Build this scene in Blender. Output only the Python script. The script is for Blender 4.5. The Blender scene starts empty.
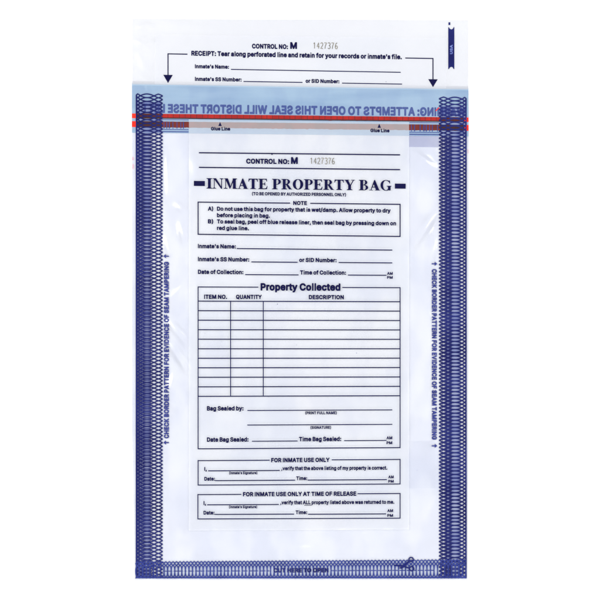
import bpy, math, random
from mathutils import noise, Vector

random.seed(7)
PX = 0.001                      # one millimetre per layout unit; layout x to the right, y down, centre (300, 300)
C = bpy.context.scene.collection

# ------------------------------------------------------------------ lettering outlines
# sans alphabet: advance, outline points, triangles (cap height 278 units)
GL = {
    "'": (103, [('89 261 81 272 69 277 31 276 22 273 15 265 13 255 17 157 20 147 29 138 37 136 69 137 78 141 84 149 87 159',
        '3 1 2 4 1 3 5 1 4 5 0 1 6 0 5 6 14 0 7 14 6 7 13 14 8 13 7 8 12 13 9 12 8 9 11 12 10 11 9')]),
    '(': (137, [('140 276 133 287 121 292 85 292 73 286 56 256 45 228 28 166 24 134 22 102 25 62 34 22 49 -20 69 -59 75 -66 85 -70 125 -69 135 -63 140 -52 139 -40 116 14 107 40 99 82 98 104 103 152 109 180 127 234 139 262',
        '3 1 2 4 1 3 4 0 1 5 0 4 5 27 0 5 26 27 6 26 5 6 25 26 7 25 6 7 24 25 8 24 7 8 23 24 9 23 8 9 22 23 10 22 9 10 21 22 11 21 10 11 20 21 12 20 11 12 19 20 13 19 12 13 18 19 13 17 18 14 17 13 14 16 17 15 16 14')]),
    ')': (137, [('101 198 81 256 67 282 61 288 51 292 15 292 3 286 -3 276 -3 262 11 232 28 180 34 152 38 104 35 64 29 40 22 16 -4 -44 -1 -58 3 -64 11 -69 51 -70 64 -64 88 -20 102 20 111 62 114 104 113 136',
        '5 3 4 6 3 5 6 2 3 7 2 6 7 1 2 8 1 7 9 1 8 9 0 1 10 0 9 10 26 0 11 26 10 12 26 11 12 25 26 13 25 12 13 24 25 14 24 13 14 23 24 15 23 14 15 22 23 16 22 15 16 21 22 17 21 16 18 21 17 19 21 18 19 20 21')]),
    ',': (94, [('90 42 83 53 71 58 31 58 23 55 15 48 12 40 -4 -58 -1 -70 5 -78 17 -82 45 -82 55 -78 61 -72 90 30',
        '3 1 2 4 1 3 5 1 4 5 0 1 6 0 5 6 14 0 7 14 6 7 13 14 8 13 7 9 13 8 9 12 13 10 12 9 10 11 12')]),
    '.': (94, [('90 36 81 52 67 62 49 66 31 63 15 52 6 38 2 20 5 4 16 -12 31 -22 47 -25 65 -21 79 -12 89 2 93 20',
        '4 2 3 5 2 4 5 1 2 6 1 5 6 0 1 7 0 6 7 15 0 8 15 7 8 14 15 9 14 8 9 13 14 10 13 9 10 12 13 10 11 12')]),
    '/': (125, [('139 272 132 284 119 289 83 288 75 284 69 276 -15 -34 -13 -49 -9 -54 -1 -59 7 -61 41 -60 51 -54 57 -46 139 260',
        '3 1 2 4 1 3 5 1 4 5 0 1 6 0 5 6 14 0 6 13 14 7 13 6 7 12 13 8 12 7 9 12 8 9 11 12 10 11 9')]),
    ':': (94, [('90 174 80 190 66 200 49 203 31 200 15 190 6 176 2 158 5 142 16 126 31 116 47 113 65 116 79 126 89 140 93 158 90 36 81 52 67 62 49 66 31 63 15 52 6 38 2 20 5 4 16 -12 31 -22 47 -25 65 -21 79 -12 89 2 93 20',
        '20 18 19 21 18 20 21 17 18 22 17 21 22 16 17 23 16 22 23 31 16 24 31 23 24 30 31 25 30 24 25 29 30 26 29 25 26 28 29 26 27 28 4 2 3 5 2 4 5 1 2 6 1 5 6 0 1 7 0 6 7 15 0 8 15 7 8 14 15 9 14 8 9 13 14 10 13 9 10 12 13 10 11 12')]),
    'A': (240, [('253 6 157 266 150 273 140 277 98 277 88 273 80 262 -13 8 -14 -2 -11 -12 -4 -19 6 -22 44 -22 54 -19 63 -10 84 49 156 48 177 -10 184 -18 192 -22 232 -22 240 -21 247 -16 252 -10 254 -2 129 124 128 122 110 122 118 149 120 150',
        '4 2 3 5 2 4 5 1 2 6 1 5 6 0 1 7 28 6 28 29 6 29 0 6 25 0 29 7 27 28 26 0 25 7 26 27 7 15 26 15 16 26 16 0 26 7 14 15 17 0 16 8 14 7 17 24 0 9 14 8 17 23 24 9 13 14 18 23 17 18 22 23 10 13 9 18 21 22 19 21 18 11 13 10 11 12 13 19 20 21')]),
    'B': (228, [('218 212 210 232 194 252 174 266 150 274 120 277 30 277 22 275 14 270 9 262 8 254 8 0 9 -8 14 -16 22 -21 30 -22 124 -22 152 -20 182 -11 205 4 221 24 228 44 231 66 229 92 222 110 210 128 203 134 213 150 220 168 222 188 154 74 153 62 150 58 142 54 120 51 85 52 86 93 134 92 148 85 144 192 144 180 140 173 134 168 118 165 85 166 86 203 118 203 134 201 140 198',
        '7 5 6 7 4 5 8 4 7 8 3 4 9 3 8 9 2 3 10 2 9 11 45 10 45 2 10 45 1 2 45 0 1 45 46 0 46 47 0 47 29 0 11 44 45 48 29 47 39 29 48 40 29 39 40 28 29 41 28 40 42 28 41 43 28 42 43 27 28 11 43 44 11 36 43 36 27 43 36 26 27 36 25 26 36 24 25 36 23 24 11 35 36 37 23 36 37 22 23 38 22 37 30 22 38 31 22 30 31 21 22 32 21 31 33 21 32 34 21 33 11 34 35 11 21 34 11 20 21 11 19 20 11 18 19 12 18 11 13 18 12 13 17 18 14 17 13 14 16 17 15 16 14')]),
    'C': (255, [('253 199 243 221 228 241 214 254 198 264 176 274 156 279 134 280 100 276 60 259 36 238 16 209 1 167 -2 127 2 85 14 49 36 17 66 -8 96 -21 132 -26 156 -24 178 -19 198 -10 216 2 231 17 242 32 253 55 259 81 257 89 252 96 246 101 238 103 196 101 186 94 176 70 164 58 142 50 118 51 104 57 93 67 83 83 77 103 74 127 77 153 83 173 94 188 104 197 116 202 134 205 152 203 166 195 176 185 186 161 194 154 204 152 242 152 252 158 258 169 258 179',
        '8 6 7 8 5 6 9 5 8 9 4 5 9 3 4 10 3 9 10 2 3 10 1 2 11 1 10 11 48 1 48 0 1 12 47 11 47 48 11 49 0 48 50 0 49 12 46 47 50 58 0 12 45 46 51 58 50 12 44 45 52 58 51 52 57 58 12 43 44 52 56 57 13 43 12 53 56 52 53 55 56 54 55 53 13 42 43 14 42 13 14 41 42 32 30 31 14 40 41 33 30 32 33 29 30 33 28 29 34 28 33 34 27 28 15 40 14 15 39 40 34 26 27 35 26 34 15 38 39 36 26 35 15 37 38 36 25 26 15 36 37 15 25 36 16 25 15 16 24 25 17 24 16 17 23 24 17 22 23 18 22 17 18 21 22 18 20 21 19 20 18')]),
    'D': (251, [('249 170 237 206 218 233 186 259 152 273 114 277 28 277 16 272 10 264 8 254 8 0 12 -14 20 -20 28 -22 110 -22 150 -18 190 -2 216 19 238 52 249 86 253 124 175 152 177 128 175 104 169 84 160 70 148 61 130 53 106 51 85 52 85 202 108 203 130 201 148 194 160 185 168 172',
        '6 4 5 7 4 6 7 3 4 8 3 7 9 3 8 9 2 3 10 30 9 30 2 9 30 31 2 31 1 2 31 32 1 32 0 1 10 29 30 33 0 32 34 0 33 35 0 34 21 0 35 21 20 0 22 20 21 23 20 22 23 19 20 24 19 23 24 18 19 25 18 24 26 18 25 27 18 26 28 18 27 10 28 29 28 17 18 10 17 28 10 16 17 11 16 10 11 15 16 12 15 11 12 14 15 13 14 12')]),
    'E': (209, [('208 260 200 272 188 277 28 277 19 274 12 268 8 254 8 0 10 -10 18 -19 30 -22 188 -22 198 -20 206 -13 210 -2 210 32 206 42 198 48 188 51 86 51 85 54 86 92 178 92 186 93 193 98 198 104 200 112 200 144 197 154 190 162 180 165 86 165 85 202 88 203 186 203 196 206 204 212 208 220',
        '3 1 2 4 1 3 5 1 4 5 0 1 6 0 5 6 37 0 7 32 6 32 33 6 33 37 6 33 36 37 33 35 36 33 34 35 7 31 32 7 21 31 21 30 31 21 29 30 21 28 29 21 27 28 21 26 27 21 25 26 21 24 25 21 23 24 21 22 23 7 20 21 7 19 20 7 18 19 7 17 18 7 16 17 7 15 16 7 14 15 8 14 7 8 13 14 9 13 8 9 12 13 10 12 9 10 11 12')]),
    'F': (205, [('206 260 198 272 186 277 28 277 19 274 12 268 8 254 8 0 10 -10 18 -19 28 -22 64 -22 74 -19 81 -12 85 0 86 88 176 88 184 91 192 98 195 108 196 140 194 148 188 156 174 162 86 162 85 202 88 203 186 203 194 205 202 212 206 220',
        '3 1 2 4 1 3 5 1 4 5 0 1 6 0 5 6 30 0 7 25 6 25 26 6 26 30 6 26 29 30 26 28 29 26 27 28 7 24 25 7 15 24 15 23 24 15 22 23 15 21 22 15 20 21 15 19 20 15 18 19 15 17 18 15 16 17 7 14 15 8 14 7 8 13 14 9 13 8 9 12 13 10 12 9 10 11 12')]),
    'G': (260, [('254 199 243 221 232 237 218 250 198 264 176 273 156 278 130 280 96 276 60 259 34 237 16 209 1 167 -2 127 2 85 14 49 34 18 66 -8 96 -21 134 -26 172 -21 198 -11 224 8 245 35 258 67 261 99 261 129 260 137 254 144 246 149 238 150 140 150 128 146 122 139 119 131 119 97 123 87 130 80 138 77 179 77 171 63 162 56 150 51 134 49 118 51 104 58 92 68 83 83 77 103 74 127 77 153 83 173 94 189 104 197 116 203 134 205 150 203 164 196 174 185 186 161 194 154 202 151 240 151 252 158 259 169 259 179',
        '8 6 7 8 5 6 9 5 8 9 4 5 9 3 4 10 3 9 10 2 3 11 2 10 11 1 2 11 55 1 55 0 1 12 54 11 54 55 11 56 0 55 57 0 56 12 53 54 57 65 0 12 52 53 58 65 57 12 51 52 59 65 58 59 64 65 12 50 51 59 63 64 13 50 12 60 63 59 60 62 63 61 62 60 13 49 50 31 29 30 32 29 31 32 28 29 33 28 32 33 27 28 34 27 33 34 26 27 35 26 34 35 25 26 14 49 13 14 48 49 14 47 48 35 24 25 36 24 35 37 39 36 39 24 36 15 47 14 15 46 47 38 39 37 40 24 39 15 45 46 40 23 24 41 23 40 15 44 45 42 23 41 15 43 44 43 23 42 15 23 43 16 23 15 16 22 23 17 22 16 17 21 22 18 21 17 18 20 21 18 19 20')]),
    'H': (258, [('250 260 245 270 234 276 196 277 185 274 177 266 174 256 174 168 86 167 85 256 80 268 72 275 62 277 26 276 18 273 12 268 8 254 8 0 10 -10 16 -18 28 -22 64 -22 74 -19 81 -12 85 0 85 92 88 93 172 93 174 90 174 -2 177 -12 186 -20 196 -22 232 -22 240 -19 246 -14 251 0',
        '13 11 12 4 2 3 14 11 13 4 1 2 14 10 11 5 1 4 15 10 14 5 0 1 16 10 15 16 9 10 6 0 5 6 36 0 16 8 9 7 36 6 17 8 16 8 27 7 27 36 7 17 25 8 25 26 8 26 27 8 28 36 27 17 24 25 29 36 28 18 24 17 18 23 24 29 35 36 30 35 29 19 23 18 19 22 23 31 35 30 31 34 35 20 22 19 20 21 22 31 33 34 32 33 31')]),
    'I': (150, [('156 260 149 272 136 277 14 277 4 273 -4 265 -7 256 -7 226 -4 214 2 208 10 204 37 202 37 52 8 50 0 44 -5 38 -7 30 -7 -4 -2 -13 5 -20 16 -22 136 -22 148 -18 155 -10 157 -2 157 30 154 41 142 50 114 52 114 200 116 203 142 204 154 214 157 224',
        '3 1 2 4 1 3 5 1 4 5 0 1 6 0 5 6 33 0 7 33 6 8 33 7 8 32 33 9 32 8 9 31 32 10 31 9 10 30 31 11 30 10 11 29 30 12 29 11 12 28 29 13 28 12 13 27 28 13 26 27 14 26 13 15 26 14 15 25 26 16 25 15 17 25 16 17 24 25 17 23 24 18 23 17 18 22 23 19 22 18 19 21 22 20 21 19')]),
    'K': (233, [('246 260 240 270 228 277 182 277 172 275 166 270 86 184 85 256 83 264 78 270 66 277 30 277 20 275 12 268 8 254 8 0 10 -10 16 -18 28 -22 64 -22 73 -20 80 -14 85 -2 85 74 96 86 168 -13 174 -19 184 -22 226 -22 235 -20 242 -14 247 -2 243 12 151 142 241 240 246 250',
        '12 10 11 4 2 3 12 9 10 4 1 2 5 1 4 13 9 12 5 0 1 13 8 9 6 0 5 14 8 13 14 7 8 6 35 0 14 6 7 15 6 14 6 34 35 6 33 34 15 33 6 15 24 33 24 32 33 15 23 24 25 32 24 15 22 23 25 31 32 16 22 15 16 21 22 25 30 31 17 21 16 26 30 25 17 20 21 26 29 30 18 20 17 27 29 26 18 19 20 27 28 29')]),
    'L': (196, [('202 35 195 46 184 51 85 52 83 262 76 272 66 277 28 277 16 272 10 264 8 254 8 0 12 -14 20 -20 28 -22 186 -22 196 -16 202 -6',
        '8 6 7 8 5 6 8 4 5 9 4 8 10 4 9 10 3 4 11 3 10 11 2 3 11 1 2 11 0 1 11 17 0 12 17 11 12 16 17 13 16 12 13 15 16 14 15 13')]),
    'M': (314, [('306 260 298 272 286 277 236 277 228 274 222 270 217 262 158 109 97 262 92 270 84 275 76 277 28 277 20 275 14 270 9 262 8 254 8 0 9 -8 14 -16 26 -22 62 -22 72 -20 80 -12 83 0 84 87 123 -10 127 -16 134 -21 142 -22 174 -22 182 -20 188 -15 228 84 230 80 230 -2 234 -13 242 -20 252 -22 286 -22 300 -16 305 -8 306 0',
        '12 10 11 13 10 12 4 2 3 4 1 2 13 9 10 14 9 13 5 1 4 5 0 1 15 9 14 6 0 5 15 8 9 16 8 15 16 7 8 7 0 6 7 33 0 33 42 0 17 25 16 25 7 16 25 33 7 17 24 25 26 33 25 26 32 33 34 42 33 35 42 34 18 24 17 18 23 24 35 41 42 36 41 35 19 23 18 36 40 41 27 32 26 19 22 23 37 40 36 27 31 32 20 22 19 28 31 27 37 39 40 28 30 31 20 21 22 38 39 37 29 30 28')]),
    'N': (262, [('253 260 246 272 234 277 194 276 186 272 180 266 177 254 176 126 82 272 70 277 28 277 19 274 12 268 8 254 8 0 10 -10 16 -18 28 -22 64 -22 74 -19 83 -10 85 0 86 127 178 -16 190 -22 232 -22 242 -20 249 -14 254 0',
        '10 8 9 11 8 10 3 1 2 4 1 3 12 8 11 5 1 4 12 7 8 5 0 1 13 7 12 6 0 5 6 28 0 14 22 13 22 7 13 7 28 6 14 21 22 23 7 22 23 28 7 15 21 14 15 20 21 23 27 28 16 20 15 16 19 20 23 26 27 24 26 23 17 19 16 17 18 19 24 25 26')]),
    'O': (267, [('265 171 252 207 234 235 200 263 170 276 134 280 96 275 66 262 33 235 15 207 2 171 -2 127 1 89 14 49 38 14 64 -7 96 -21 136 -26 170 -21 202 -8 231 17 253 51 265 85 269 125 190 153 192 127 190 103 184 83 173 67 162 57 150 52 134 49 118 51 106 57 92 68 83 83 77 101 74 129 77 153 83 173 92 187 104 197 118 203 134 205 148 203 162 197 174 187 184 173',
        '6 4 5 6 3 4 7 3 6 7 2 3 8 2 7 9 2 8 9 1 2 10 42 9 42 43 9 43 1 9 43 44 1 44 0 1 45 0 44 10 41 42 46 0 45 10 40 41 47 0 46 10 39 40 10 38 39 24 0 47 11 38 10 24 23 0 11 37 38 25 23 24 11 36 37 12 36 11 26 23 25 26 22 23 27 22 26 12 35 36 13 35 12 27 21 22 13 34 35 28 21 27 13 33 34 29 21 28 30 21 29 13 32 33 31 21 30 13 31 32 31 20 21 13 20 31 14 20 13 14 19 20 15 19 14 16 19 15 16 18 19 17 18 16')]),
    'P': (222, [('224 202 214 226 198 248 176 264 152 273 118 277 30 277 22 275 14 270 9 262 8 254 8 0 9 -8 14 -16 26 -22 62 -22 72 -20 80 -14 85 -2 85 70 118 70 150 74 177 84 198 100 215 122 224 146 227 174 148 184 149 164 146 156 138 148 130 145 116 144 85 144 86 203 130 202 142 196',
        '7 5 6 7 4 5 8 4 7 8 3 4 9 3 8 9 2 3 10 2 9 11 34 10 34 2 10 34 1 2 34 0 1 11 33 34 35 0 34 35 26 0 36 26 35 27 26 36 28 26 27 28 25 26 29 25 28 30 25 29 31 25 30 31 24 25 32 24 31 11 32 33 11 19 32 19 24 32 19 23 24 19 22 23 19 21 22 19 20 21 11 18 19 12 18 11 12 17 18 13 17 12 13 16 17 14 16 13 14 15 16')]),
    'Q': (267, [('265 170 252 206 234 234 201 262 170 276 134 280 96 275 66 262 34 236 15 206 2 170 -2 128 1 88 15 48 38 14 64 -7 94 -20 134 -26 170 -21 185 -40 194 -46 234 -46 244 -44 254 -34 256 -20 253 -12 232 16 252 48 265 84 269 126 190 154 192 126 190 102 184 83 182 83 170 97 162 101 118 102 106 95 100 82 102 70 113 54 104 57 92 68 83 82 77 100 74 128 77 154 83 172 94 188 104 197 118 203 134 205 150 203 162 197 174 187 184 172',
        '6 4 5 6 3 4 7 3 6 8 3 7 8 2 3 9 2 8 9 1 2 10 51 9 51 52 9 52 1 9 52 53 1 53 0 1 10 50 51 54 0 53 55 0 54 10 49 50 10 48 49 56 0 55 10 47 48 30 0 56 11 47 10 30 29 0 11 46 47 31 29 30 12 46 11 12 45 46 32 29 31 32 28 29 33 28 32 38 36 37 38 35 36 12 44 45 38 34 35 39 34 38 13 44 12 33 27 28 34 27 33 39 27 34 13 43 44 40 27 39 41 27 40 13 42 43 13 41 42 13 27 41 14 27 13 14 26 27 14 25 26 15 25 14 16 25 15 16 24 25 16 18 24 18 23 24 17 18 16 19 23 18 19 22 23 20 22 19 20 21 22')]),
    'R': (224, [('224 204 215 228 199 248 177 264 152 273 118 277 30 277 22 275 14 270 9 262 8 254 8 0 9 -8 14 -16 26 -22 62 -22 72 -20 80 -14 85 -2 86 76 110 76 156 -10 164 -19 174 -22 214 -22 222 -21 230 -16 236 -4 235 8 188 96 200 105 214 123 224 148 227 176 149 186 149 166 146 160 140 155 130 151 116 150 86 150 85 152 86 203 130 202 143 196',
        '7 5 6 7 4 5 8 4 7 8 3 4 9 3 8 9 2 3 10 2 9 11 42 10 42 2 10 42 1 2 42 0 1 42 43 0 43 33 0 11 41 42 44 33 43 34 33 44 35 33 34 35 32 33 36 32 35 37 32 36 38 32 37 11 40 41 39 32 38 40 32 39 11 19 40 19 32 40 19 31 32 19 30 31 19 29 30 19 20 29 20 28 29 11 18 19 21 28 20 21 27 28 12 18 11 12 17 18 21 26 27 13 17 12 22 26 21 13 16 17 22 25 26 14 16 13 23 25 22 14 15 16 23 24 25')]),
    'S': (223, [('219 214 207 238 190 256 167 269 141 278 111 280 85 278 63 271 37 256 21 239 7 214 3 186 9 155 25 131 53 110 85 98 139 82 148 76 150 70 146 60 135 51 123 48 101 48 91 51 80 58 76 64 72 80 61 89 53 91 19 91 7 87 1 82 -3 72 1 42 13 18 31 -2 55 -16 81 -24 111 -27 141 -24 173 -14 194 0 209 16 223 44 227 70 223 94 217 110 207 124 193 137 177 147 163 153 93 175 83 182 80 188 83 196 93 203 111 207 127 205 137 200 142 196 149 178 159 169 167 167 205 167 217 174 222 184 223 192',
        '6 4 5 6 3 4 7 3 6 8 3 7 8 2 3 9 2 8 9 1 2 10 1 9 10 0 1 11 55 10 55 56 10 56 0 10 56 57 0 57 66 0 58 66 57 11 54 55 59 66 58 11 53 54 60 66 59 60 65 66 11 52 53 12 52 11 60 64 65 12 51 52 61 64 60 12 50 51 61 63 64 62 63 61 13 50 12 13 49 50 13 48 49 13 47 48 14 47 13 14 46 47 15 46 14 15 45 46 16 45 15 16 44 45 30 28 29 30 27 28 30 26 27 31 26 30 32 26 31 17 44 16 32 25 26 18 44 17 33 25 32 19 44 18 19 43 44 33 24 25 20 43 19 33 23 24 21 43 20 33 22 23 22 43 21 33 43 22 33 42 43 34 42 33 35 42 34 35 41 42 35 40 41 36 40 35 36 39 40 37 39 36 38 39 37')]),
    'T': (224, [('230 260 222 272 208 277 14 277 4 273 -4 264 -7 256 -7 224 -4 216 2 208 14 203 74 202 74 -2 77 -12 86 -20 96 -22 132 -22 142 -18 149 -10 151 0 151 202 210 203 222 208 228 214 231 222',
        '3 1 2 4 1 3 5 1 4 5 0 1 6 0 5 6 24 0 7 24 6 8 24 7 8 23 24 9 23 8 9 22 23 10 22 9 10 21 22 11 21 10 11 20 21 12 20 11 12 19 20 12 18 19 13 18 12 13 17 18 14 17 13 14 16 17 15 16 14')]),
    'U': (259, [('250 260 243 272 230 277 192 276 184 273 177 266 174 254 174 92 172 78 168 67 156 55 144 50 130 48 116 50 104 54 96 60 90 68 86 78 85 92 85 254 82 265 74 273 64 277 26 276 18 273 12 268 8 254 8 84 11 56 22 30 43 4 66 -12 94 -22 130 -27 162 -23 190 -13 219 8 235 28 246 53 251 84',
        '3 1 2 23 21 22 24 21 23 4 1 3 24 20 21 25 20 24 5 1 4 5 0 1 26 20 25 6 0 5 26 19 20 6 39 0 27 19 26 27 18 19 7 39 6 27 17 18 8 39 7 28 17 27 8 38 39 28 16 17 9 38 8 28 15 16 10 38 9 28 14 15 29 14 28 11 38 10 29 13 14 11 37 38 12 37 11 29 12 13 29 37 12 30 37 29 30 36 37 30 35 36 31 35 30 32 35 31 32 34 35 33 34 32')]),
    'V': (240, [('253 260 246 271 234 277 194 277 186 274 180 269 176 262 120 102 60 268 54 273 46 276 8 277 -3 274 -11 266 -14 256 -13 246 81 -8 90 -19 100 -22 142 -22 152 -18 158 -12 252 246',
        '12 10 11 3 1 2 4 1 3 12 9 10 13 9 12 5 1 4 13 8 9 5 0 1 6 0 5 13 7 8 14 7 13 7 0 6 7 22 0 15 7 14 16 7 15 7 21 22 16 21 7 17 21 16 17 20 21 17 19 20 18 19 17')]),
    'W': (343, [('357 260 350 271 338 277 298 277 290 274 284 269 280 260 246 129 212 260 208 267 201 274 192 277 152 277 142 274 136 269 132 262 96 131 63 260 59 268 52 274 42 277 6 277 -2 275 -8 270 -14 260 -14 250 56 -6 62 -16 74 -22 116 -22 125 -20 133 -14 137 -6 170 117 172 119 206 -6 210 -14 217 -20 226 -22 268 -22 280 -17 287 -6 356 248',
        '13 11 12 21 19 20 22 19 21 13 10 11 3 1 2 4 1 3 23 19 22 14 10 13 23 18 19 14 9 10 5 1 4 5 0 1 24 18 23 15 9 14 6 0 5 24 17 18 15 8 9 16 8 15 25 17 24 25 16 17 16 7 8 7 0 6 7 42 0 26 16 25 7 41 42 26 33 16 33 34 16 34 7 16 34 41 7 35 41 34 26 32 33 27 32 26 27 31 32 36 41 35 36 40 41 27 30 31 37 40 36 28 30 27 37 39 40 28 29 30 38 39 37')]),
    'Y': (236, [('249 260 244 270 232 276 188 277 178 273 171 266 118 179 65 266 58 273 48 277 6 277 -4 273 -11 266 -14 256 -12 244 79 98 79 -2 83 -12 90 -19 100 -22 136 -22 146 -19 153 -12 157 0 157 98 248 244 250 252',
        '11 9 10 4 2 3 11 8 9 4 1 2 12 8 11 5 1 4 12 7 8 5 0 1 13 7 12 13 6 7 6 0 5 6 26 0 14 6 13 6 25 26 15 6 14 6 24 25 15 24 6 16 24 15 16 23 24 16 22 23 17 22 16 18 22 17 18 21 22 18 20 21 19 20 18')]),
    'Z': (219, [('220 260 212 272 200 277 20 277 10 275 2 268 -2 256 -2 224 1 214 8 207 18 203 114 203 116 202 1 34 -2 24 -2 -2 1 -10 7 -18 20 -22 200 -22 210 -20 217 -14 222 -2 222 30 219 40 211 48 200 51 103 52 218 220 221 230',
        '4 2 3 4 1 2 5 1 4 5 0 1 6 0 5 6 29 0 7 29 6 7 28 29 8 28 7 8 11 28 11 12 28 12 27 28 9 11 8 10 11 9 13 27 12 13 26 27 13 25 26 13 24 25 13 23 24 14 23 13 14 22 23 15 22 14 16 22 15 16 21 22 17 21 16 17 20 21 18 20 17 18 19 20')]),
    'a': (195, [('188 152 181 170 169 188 153 200 125 211 97 215 77 213 59 209 43 202 25 191 10 174 -2 148 -1 138 5 129 31 118 15 107 5 96 -5 74 -7 54 -5 33 7 8 19 -6 35 -17 59 -25 79 -27 97 -25 123 -17 137 -22 171 -22 181 -18 188 -10 191 0 191 126 114 64 109 54 95 46 79 46 69 50 69 54 75 58 93 62 113 138 113 136 75 130 73 132 79 138 89 142 105 142',
        '6 4 5 7 4 6 7 3 4 8 3 7 9 3 8 9 2 3 10 2 9 10 1 2 11 1 10 11 0 1 11 47 0 47 32 0 12 46 11 46 47 11 41 32 47 12 45 46 12 44 45 13 44 12 42 32 41 43 32 42 13 43 44 13 32 43 14 32 13 14 33 32 33 31 32 15 33 14 16 33 15 17 33 16 18 40 17 40 33 17 34 31 33 18 39 40 18 38 39 18 37 38 19 37 18 35 31 34 19 36 37 36 31 35 19 31 36 20 31 19 21 31 20 21 30 31 22 30 21 22 26 30 26 29 30 23 26 22 23 25 26 27 29 26 27 28 29 24 25 23')]),
    'b': (212, [('214 128 205 156 192 178 168 199 142 211 116 215 94 213 80 208 79 258 76 266 70 272 56 277 24 277 14 273 6 265 4 254 4 0 7 -12 14 -19 22 -22 58 -22 72 -16 94 -25 114 -27 144 -22 170 -10 190 9 207 36 215 62 217 92 137 122 140 110 141 94 140 78 132 58 126 51 118 47 102 47 94 51 84 66 79 94 80 112 88 132 100 141 118 141 128 136',
        '12 10 11 13 10 12 14 10 13 14 9 10 14 8 9 15 8 14 15 7 8 16 7 15 6 4 5 7 4 6 7 3 4 16 42 7 42 3 7 42 43 3 43 2 3 43 1 2 43 44 1 44 0 1 45 0 44 30 0 45 16 41 42 30 29 0 31 29 30 16 40 41 32 29 31 16 39 40 33 29 32 33 28 29 34 28 33 16 38 39 34 27 28 35 27 34 36 27 35 16 37 38 37 27 36 16 27 37 16 26 27 16 25 26 17 25 16 17 21 25 21 24 25 18 21 17 18 20 21 22 24 21 19 20 18 22 23 24')]),
    'c': (198, [('203 144 196 162 178 186 163 198 137 210 121 213 101 215 73 211 47 199 23 178 8 156 -2 126 -5 94 -3 64 8 32 24 8 43 -8 73 -23 103 -27 119 -26 137 -22 153 -15 177 1 190 16 198 30 203 46 204 54 201 62 197 68 189 72 157 80 149 81 136 74 127 58 121 51 105 46 93 48 80 58 72 78 71 94 75 120 80 130 87 137 93 140 105 142 121 137 126 132 133 118 139 112 147 109 155 109 194 120 202 130',
        '7 5 6 7 4 5 8 4 7 8 3 4 9 3 8 9 2 3 9 1 2 10 1 9 10 0 1 11 43 10 43 44 10 44 0 10 44 52 0 45 52 44 11 42 43 11 41 42 46 52 45 47 52 46 11 40 41 47 51 52 12 40 11 12 39 40 47 50 51 48 50 47 49 50 48 13 39 12 13 38 39 32 30 31 32 29 30 13 37 38 33 29 32 33 28 29 33 27 28 14 37 13 33 26 27 14 36 37 34 26 33 34 25 26 35 25 34 14 35 36 14 25 35 14 24 25 15 24 14 15 23 24 15 22 23 16 22 15 16 21 22 17 21 16 17 20 21 17 19 20 18 19 17')]),
    'd': (212, [('208 260 202 270 191 276 155 277 145 274 137 268 133 258 133 210 131 209 117 213 97 215 67 210 41 197 22 180 8 158 -3 124 -5 94 -2 62 7 32 21 10 45 -12 69 -23 97 -27 119 -24 139 -17 153 -22 189 -22 199 -18 205 -12 208 0 129 122 133 94 132 78 124 58 119 52 111 47 101 46 87 51 80 58 76 66 72 80 72 110 79 130 85 137 93 141 111 141 123 133',
        '4 2 3 4 1 2 5 1 4 5 0 1 6 0 5 6 29 0 7 29 6 11 9 10 11 8 9 12 8 11 8 29 7 12 46 8 46 29 8 13 45 12 45 46 12 14 45 13 15 44 14 44 45 14 15 43 44 15 42 43 30 29 46 15 41 42 16 41 15 31 29 30 16 40 41 17 40 16 32 29 31 17 39 40 33 29 32 17 38 39 18 38 17 18 37 38 34 29 33 35 29 34 18 36 37 36 29 35 18 29 36 19 29 18 20 29 19 20 28 29 20 27 28 21 24 20 24 27 20 21 23 24 25 27 24 25 26 27 22 23 21')]),
    'e': (202, [('200 148 189 170 175 187 159 199 139 209 121 213 99 214 71 210 43 197 23 179 9 158 -3 124 -5 94 -2 62 8 32 23 9 49 -12 75 -23 103 -26 131 -24 149 -19 169 -8 184 4 195 19 205 42 203 54 195 64 204 72 208 84 206 124 132 62 129 55 123 50 107 46 95 47 87 50 77 62 123 134 81 134 93 141 103 142 113 141',
        '7 5 6 7 4 5 8 4 7 8 3 4 8 2 3 9 2 8 9 1 2 10 1 9 10 0 1 11 39 10 39 40 10 40 0 10 40 41 0 41 29 0 11 38 39 37 29 41 11 37 38 11 29 37 12 29 11 12 28 29 13 28 12 13 27 28 13 26 27 13 36 26 36 30 26 30 25 26 14 36 13 14 35 36 31 25 30 32 25 31 32 24 25 14 34 35 33 24 32 14 33 34 14 24 33 14 23 24 15 23 14 15 22 23 16 22 15 16 21 22 16 20 21 17 20 16 17 19 20 18 19 17')]),
    'f': (127, [('143 266 135 278 115 286 91 287 75 285 59 280 42 270 28 254 20 236 17 212 -5 211 -13 205 -18 198 -19 162 -16 152 -5 143 18 140 18 -2 23 -14 31 -21 39 -22 75 -22 85 -17 92 -8 93 0 93 140 121 142 130 148 135 156 136 196 129 206 117 212 127 216 134 224 143 256',
        '4 2 3 4 1 2 5 1 4 6 1 5 6 0 1 7 0 6 7 34 0 7 33 34 8 33 7 9 33 8 9 32 33 9 31 32 10 31 9 10 30 31 11 30 10 11 29 30 12 29 11 13 29 12 13 28 29 14 28 13 14 27 28 15 27 14 15 26 27 16 26 15 16 25 26 17 25 16 17 24 25 17 23 24 18 23 17 18 22 23 19 22 18 19 21 22 20 21 19')]),
    'g': (213, [('208 197 201 207 189 212 153 212 139 205 119 213 101 215 71 211 41 197 23 181 9 159 -3 125 -5 95 -3 65 9 33 23 12 39 -1 9 -19 4 -27 3 -37 5 -45 15 -60 27 -73 41 -83 59 -91 81 -96 103 -98 129 -96 153 -89 173 -78 194 -57 205 -33 209 -5 130 -15 127 -19 119 -23 103 -26 91 -25 79 -19 99 -20 129 123 132 111 133 95 132 81 125 62 119 57 111 53 93 53 85 57 75 71 71 95 72 111 80 131 85 137 93 141 111 141 124 133',
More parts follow.
